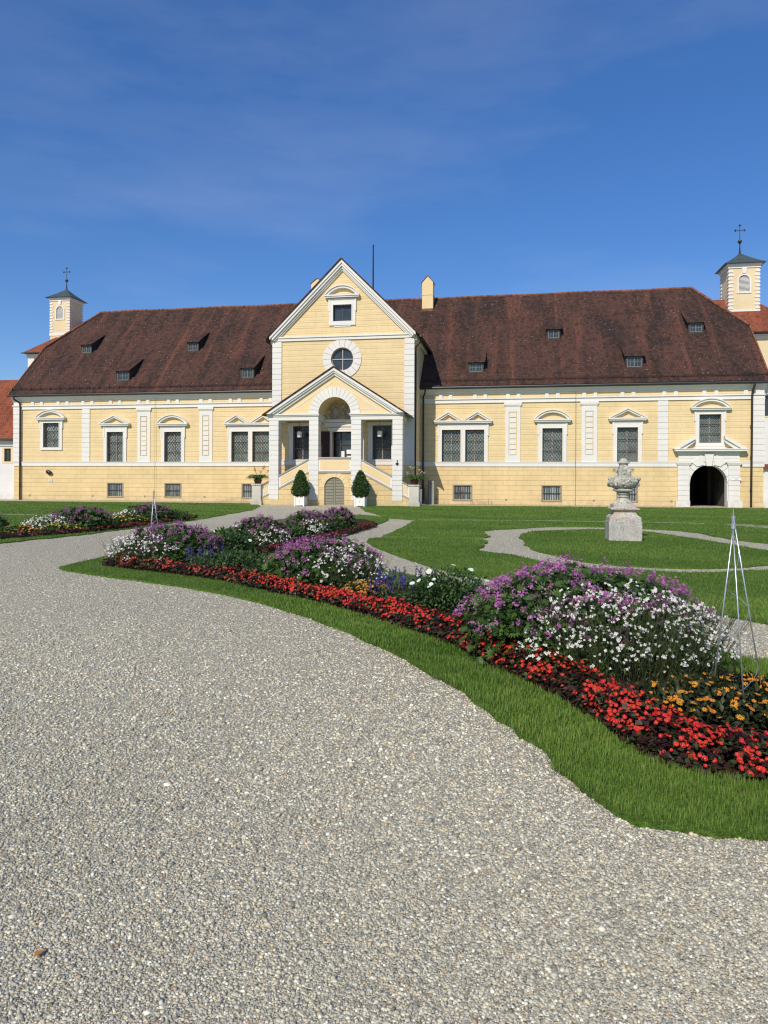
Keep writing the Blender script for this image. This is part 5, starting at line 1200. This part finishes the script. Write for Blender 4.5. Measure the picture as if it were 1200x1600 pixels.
# ------------------------------------------------------------------ clipped box trees and potted plants by the stairs
def topiary(x, label):
    p = W(x, -6.75); t = empty('clipped_box_tree', tuple(p), -TH, label=label, cat='topiary', group='clipped box trees beside the cellar door')
    mb = MB(); mb.box(-.31, .31, -.31, .31, .06, .58)
    for sx in (-1, 1):
        for sy in (-1, 1): mb.box(*sorted((sx * .25, sx * .34)), *sorted((sy * .25, sy * .34)), 0, .64)
    mb.box(-.325, .325, -.325, .325, .53, .58); mb.build('planter', 'planter', t)
    mb = MB(); mb.box(-.022, .022, -.315, -.308, .30, .345); mb.build('planter_knob', 'glyph', t)
    mb = MB(); mb.tube([(0, 0, .55), (0, 0, .9)], .035, 6); mb.build('trunk', 'door', t)
    n = 7000; z = rng.beta(1.15, 1.5, n); prof = np.interp(z, [0, .08, .2, .45, .7, .9, 1], [.28, .47, .54, .47, .33, .18, .03]); a = rng.uniform(0, 2 * PI, n)
    r = prof * np.where(rng.random(n) < .04, rng.uniform(1.0, 1.14, n), rng.uniform(.72, 1.0, n)) * (1 + .07 * np.sin(a * 4 + z * 9 + x) + .06 * np.sin(a * 7 + z * 19 + x) + .05 * np.sin(z * 26)); pos = np.column_stack([r * np.cos(a), r * np.sin(a), .64 + z * 1.68]); nr = np.column_stack([np.cos(a), np.sin(a), .35 + z * .5])
    t_ = rng.random((n, 1)); col = np.array([.024, .062, .017]) * (1 - t_) + np.array([.095, .175, .045]) * t_
    V, T, C = inst(leaf_proto(.35, .1), pos, frames(nr + rng.normal(0, .7, (n, 3)), unit(nr + rng.normal(0, .5, (n, 3)))), .085 * rng.uniform(.6, 1.4, n), col); npmesh('crown', V, T, 'leaf', t, C)
topiary(-1.22, 'conical clipped box tree in a white planter left of the cellar door'); topiary(2.80, 'conical clipped box tree in a white planter right of the cellar door')
def potplant(x, label, fcol, dx=0):
    p = W(x + dx, PY + .13, 1.44); t = empty('potted_plant', tuple(p), -TH, label=label, cat='potted plant', group='potted strap-leaved plants on the stair pedestals')
    mb = MB(); mb.lathe([(.20, 0), (.27, .22), (.30, .26), (.29, .30)], 16); mb.build('pot', 'pot', t)
    V, T, C = [], [], []; n = 190; parts = []
    for i in range(n):
        a = random.uniform(0, 2 * PI); L_ = random.uniform(.6, 1.0); lift = random.uniform(.5, 1.2); m = 6; w_ = random.uniform(.028, .045); g_ = random.uniform(.7, 1.3)
        pv = []
        for k in range(m + 1):
            s = k / m; r = .12 + L_ * s * .9; z = .26 + lift * 1.15 * s - lift * 1.05 * s * s ; ww = w_ * (1 - s ** 2 * .9)
            pv += [(r * math.cos(a) - ww * math.sin(a), r * math.sin(a) + ww * math.cos(a), z), (r * math.cos(a) + ww * math.sin(a), r * math.sin(a) - ww * math.cos(a), z)]
        tv = [q for k in range(m) for q in ((2 * k, 2 * k + 1, 2 * k + 3), (2 * k, 2 * k + 3, 2 * k + 2))]
        parts.append((np.array(pv), np.array(tv), np.tile(np.array([.085, .155, .04]) * g_, (len(pv), 1))))
    V, T, C = join(parts); npmesh('leaves', V, T, 'leaf', t, C)
    for i in range(6):
        a = random.uniform(0, 2 * PI); q = (random.uniform(.3, .75) * math.cos(a), .3 * math.sin(a), random.uniform(.75, 1.15))
        mb = MB(); mb.tube([(0, 0, .3), (q[0] * .4, q[1] * .4, q[2] * .6), q], .010, 4); fs = mb.build('flower_stalk', 'shutter', t)
        pos = np.array(q) + rng.normal(0, .045, (14, 3)); V, T, C = heads(pos, rng.normal(0, 1, (14, 3)), .035, FL4, fcol, .5); npmesh('flower_head', V, T, 'petal', fs, C)
potplant(-4.60, 'strap-leaved plant with seed heads on the left stair pedestal', (.30, .14, .04)); potplant(2 * BC + 4.60, 'strap-leaved plant with pale blooms on the right stair pedestal', (.55, .55, .42))
# thin dry stems at the wall foot
for x0, x1, lab in ((-9.95, -7.75, 'row of thin dry stems against the wall left of the porch'), (9.4, 11.0, 'row of thin dry stems against the wall right of the porch')):
    t = empty('dry_plant', tuple(W((x0 + x1) / 2, -.12)), -TH, label=lab, cat='dry plant'); cx = (x0 + x1) / 2
    for i in range(13):
        mb = MB()
        x = x0 - cx + (x1 - x0) * i / 12 + random.uniform(-.06, .06); hh = random.uniform(.15, .42); mb.tube([(x, 0, 0), (x + random.uniform(-.02, .02), .03, hh)], .009, 4)
        if i % 3 == 0: mb.tube([(x, 0, hh * .7), (x + .1, 0, hh * .95), (x + .16, 0, hh * .6)], .006, 4)
        mb.build('stem', 'frame_l', t)
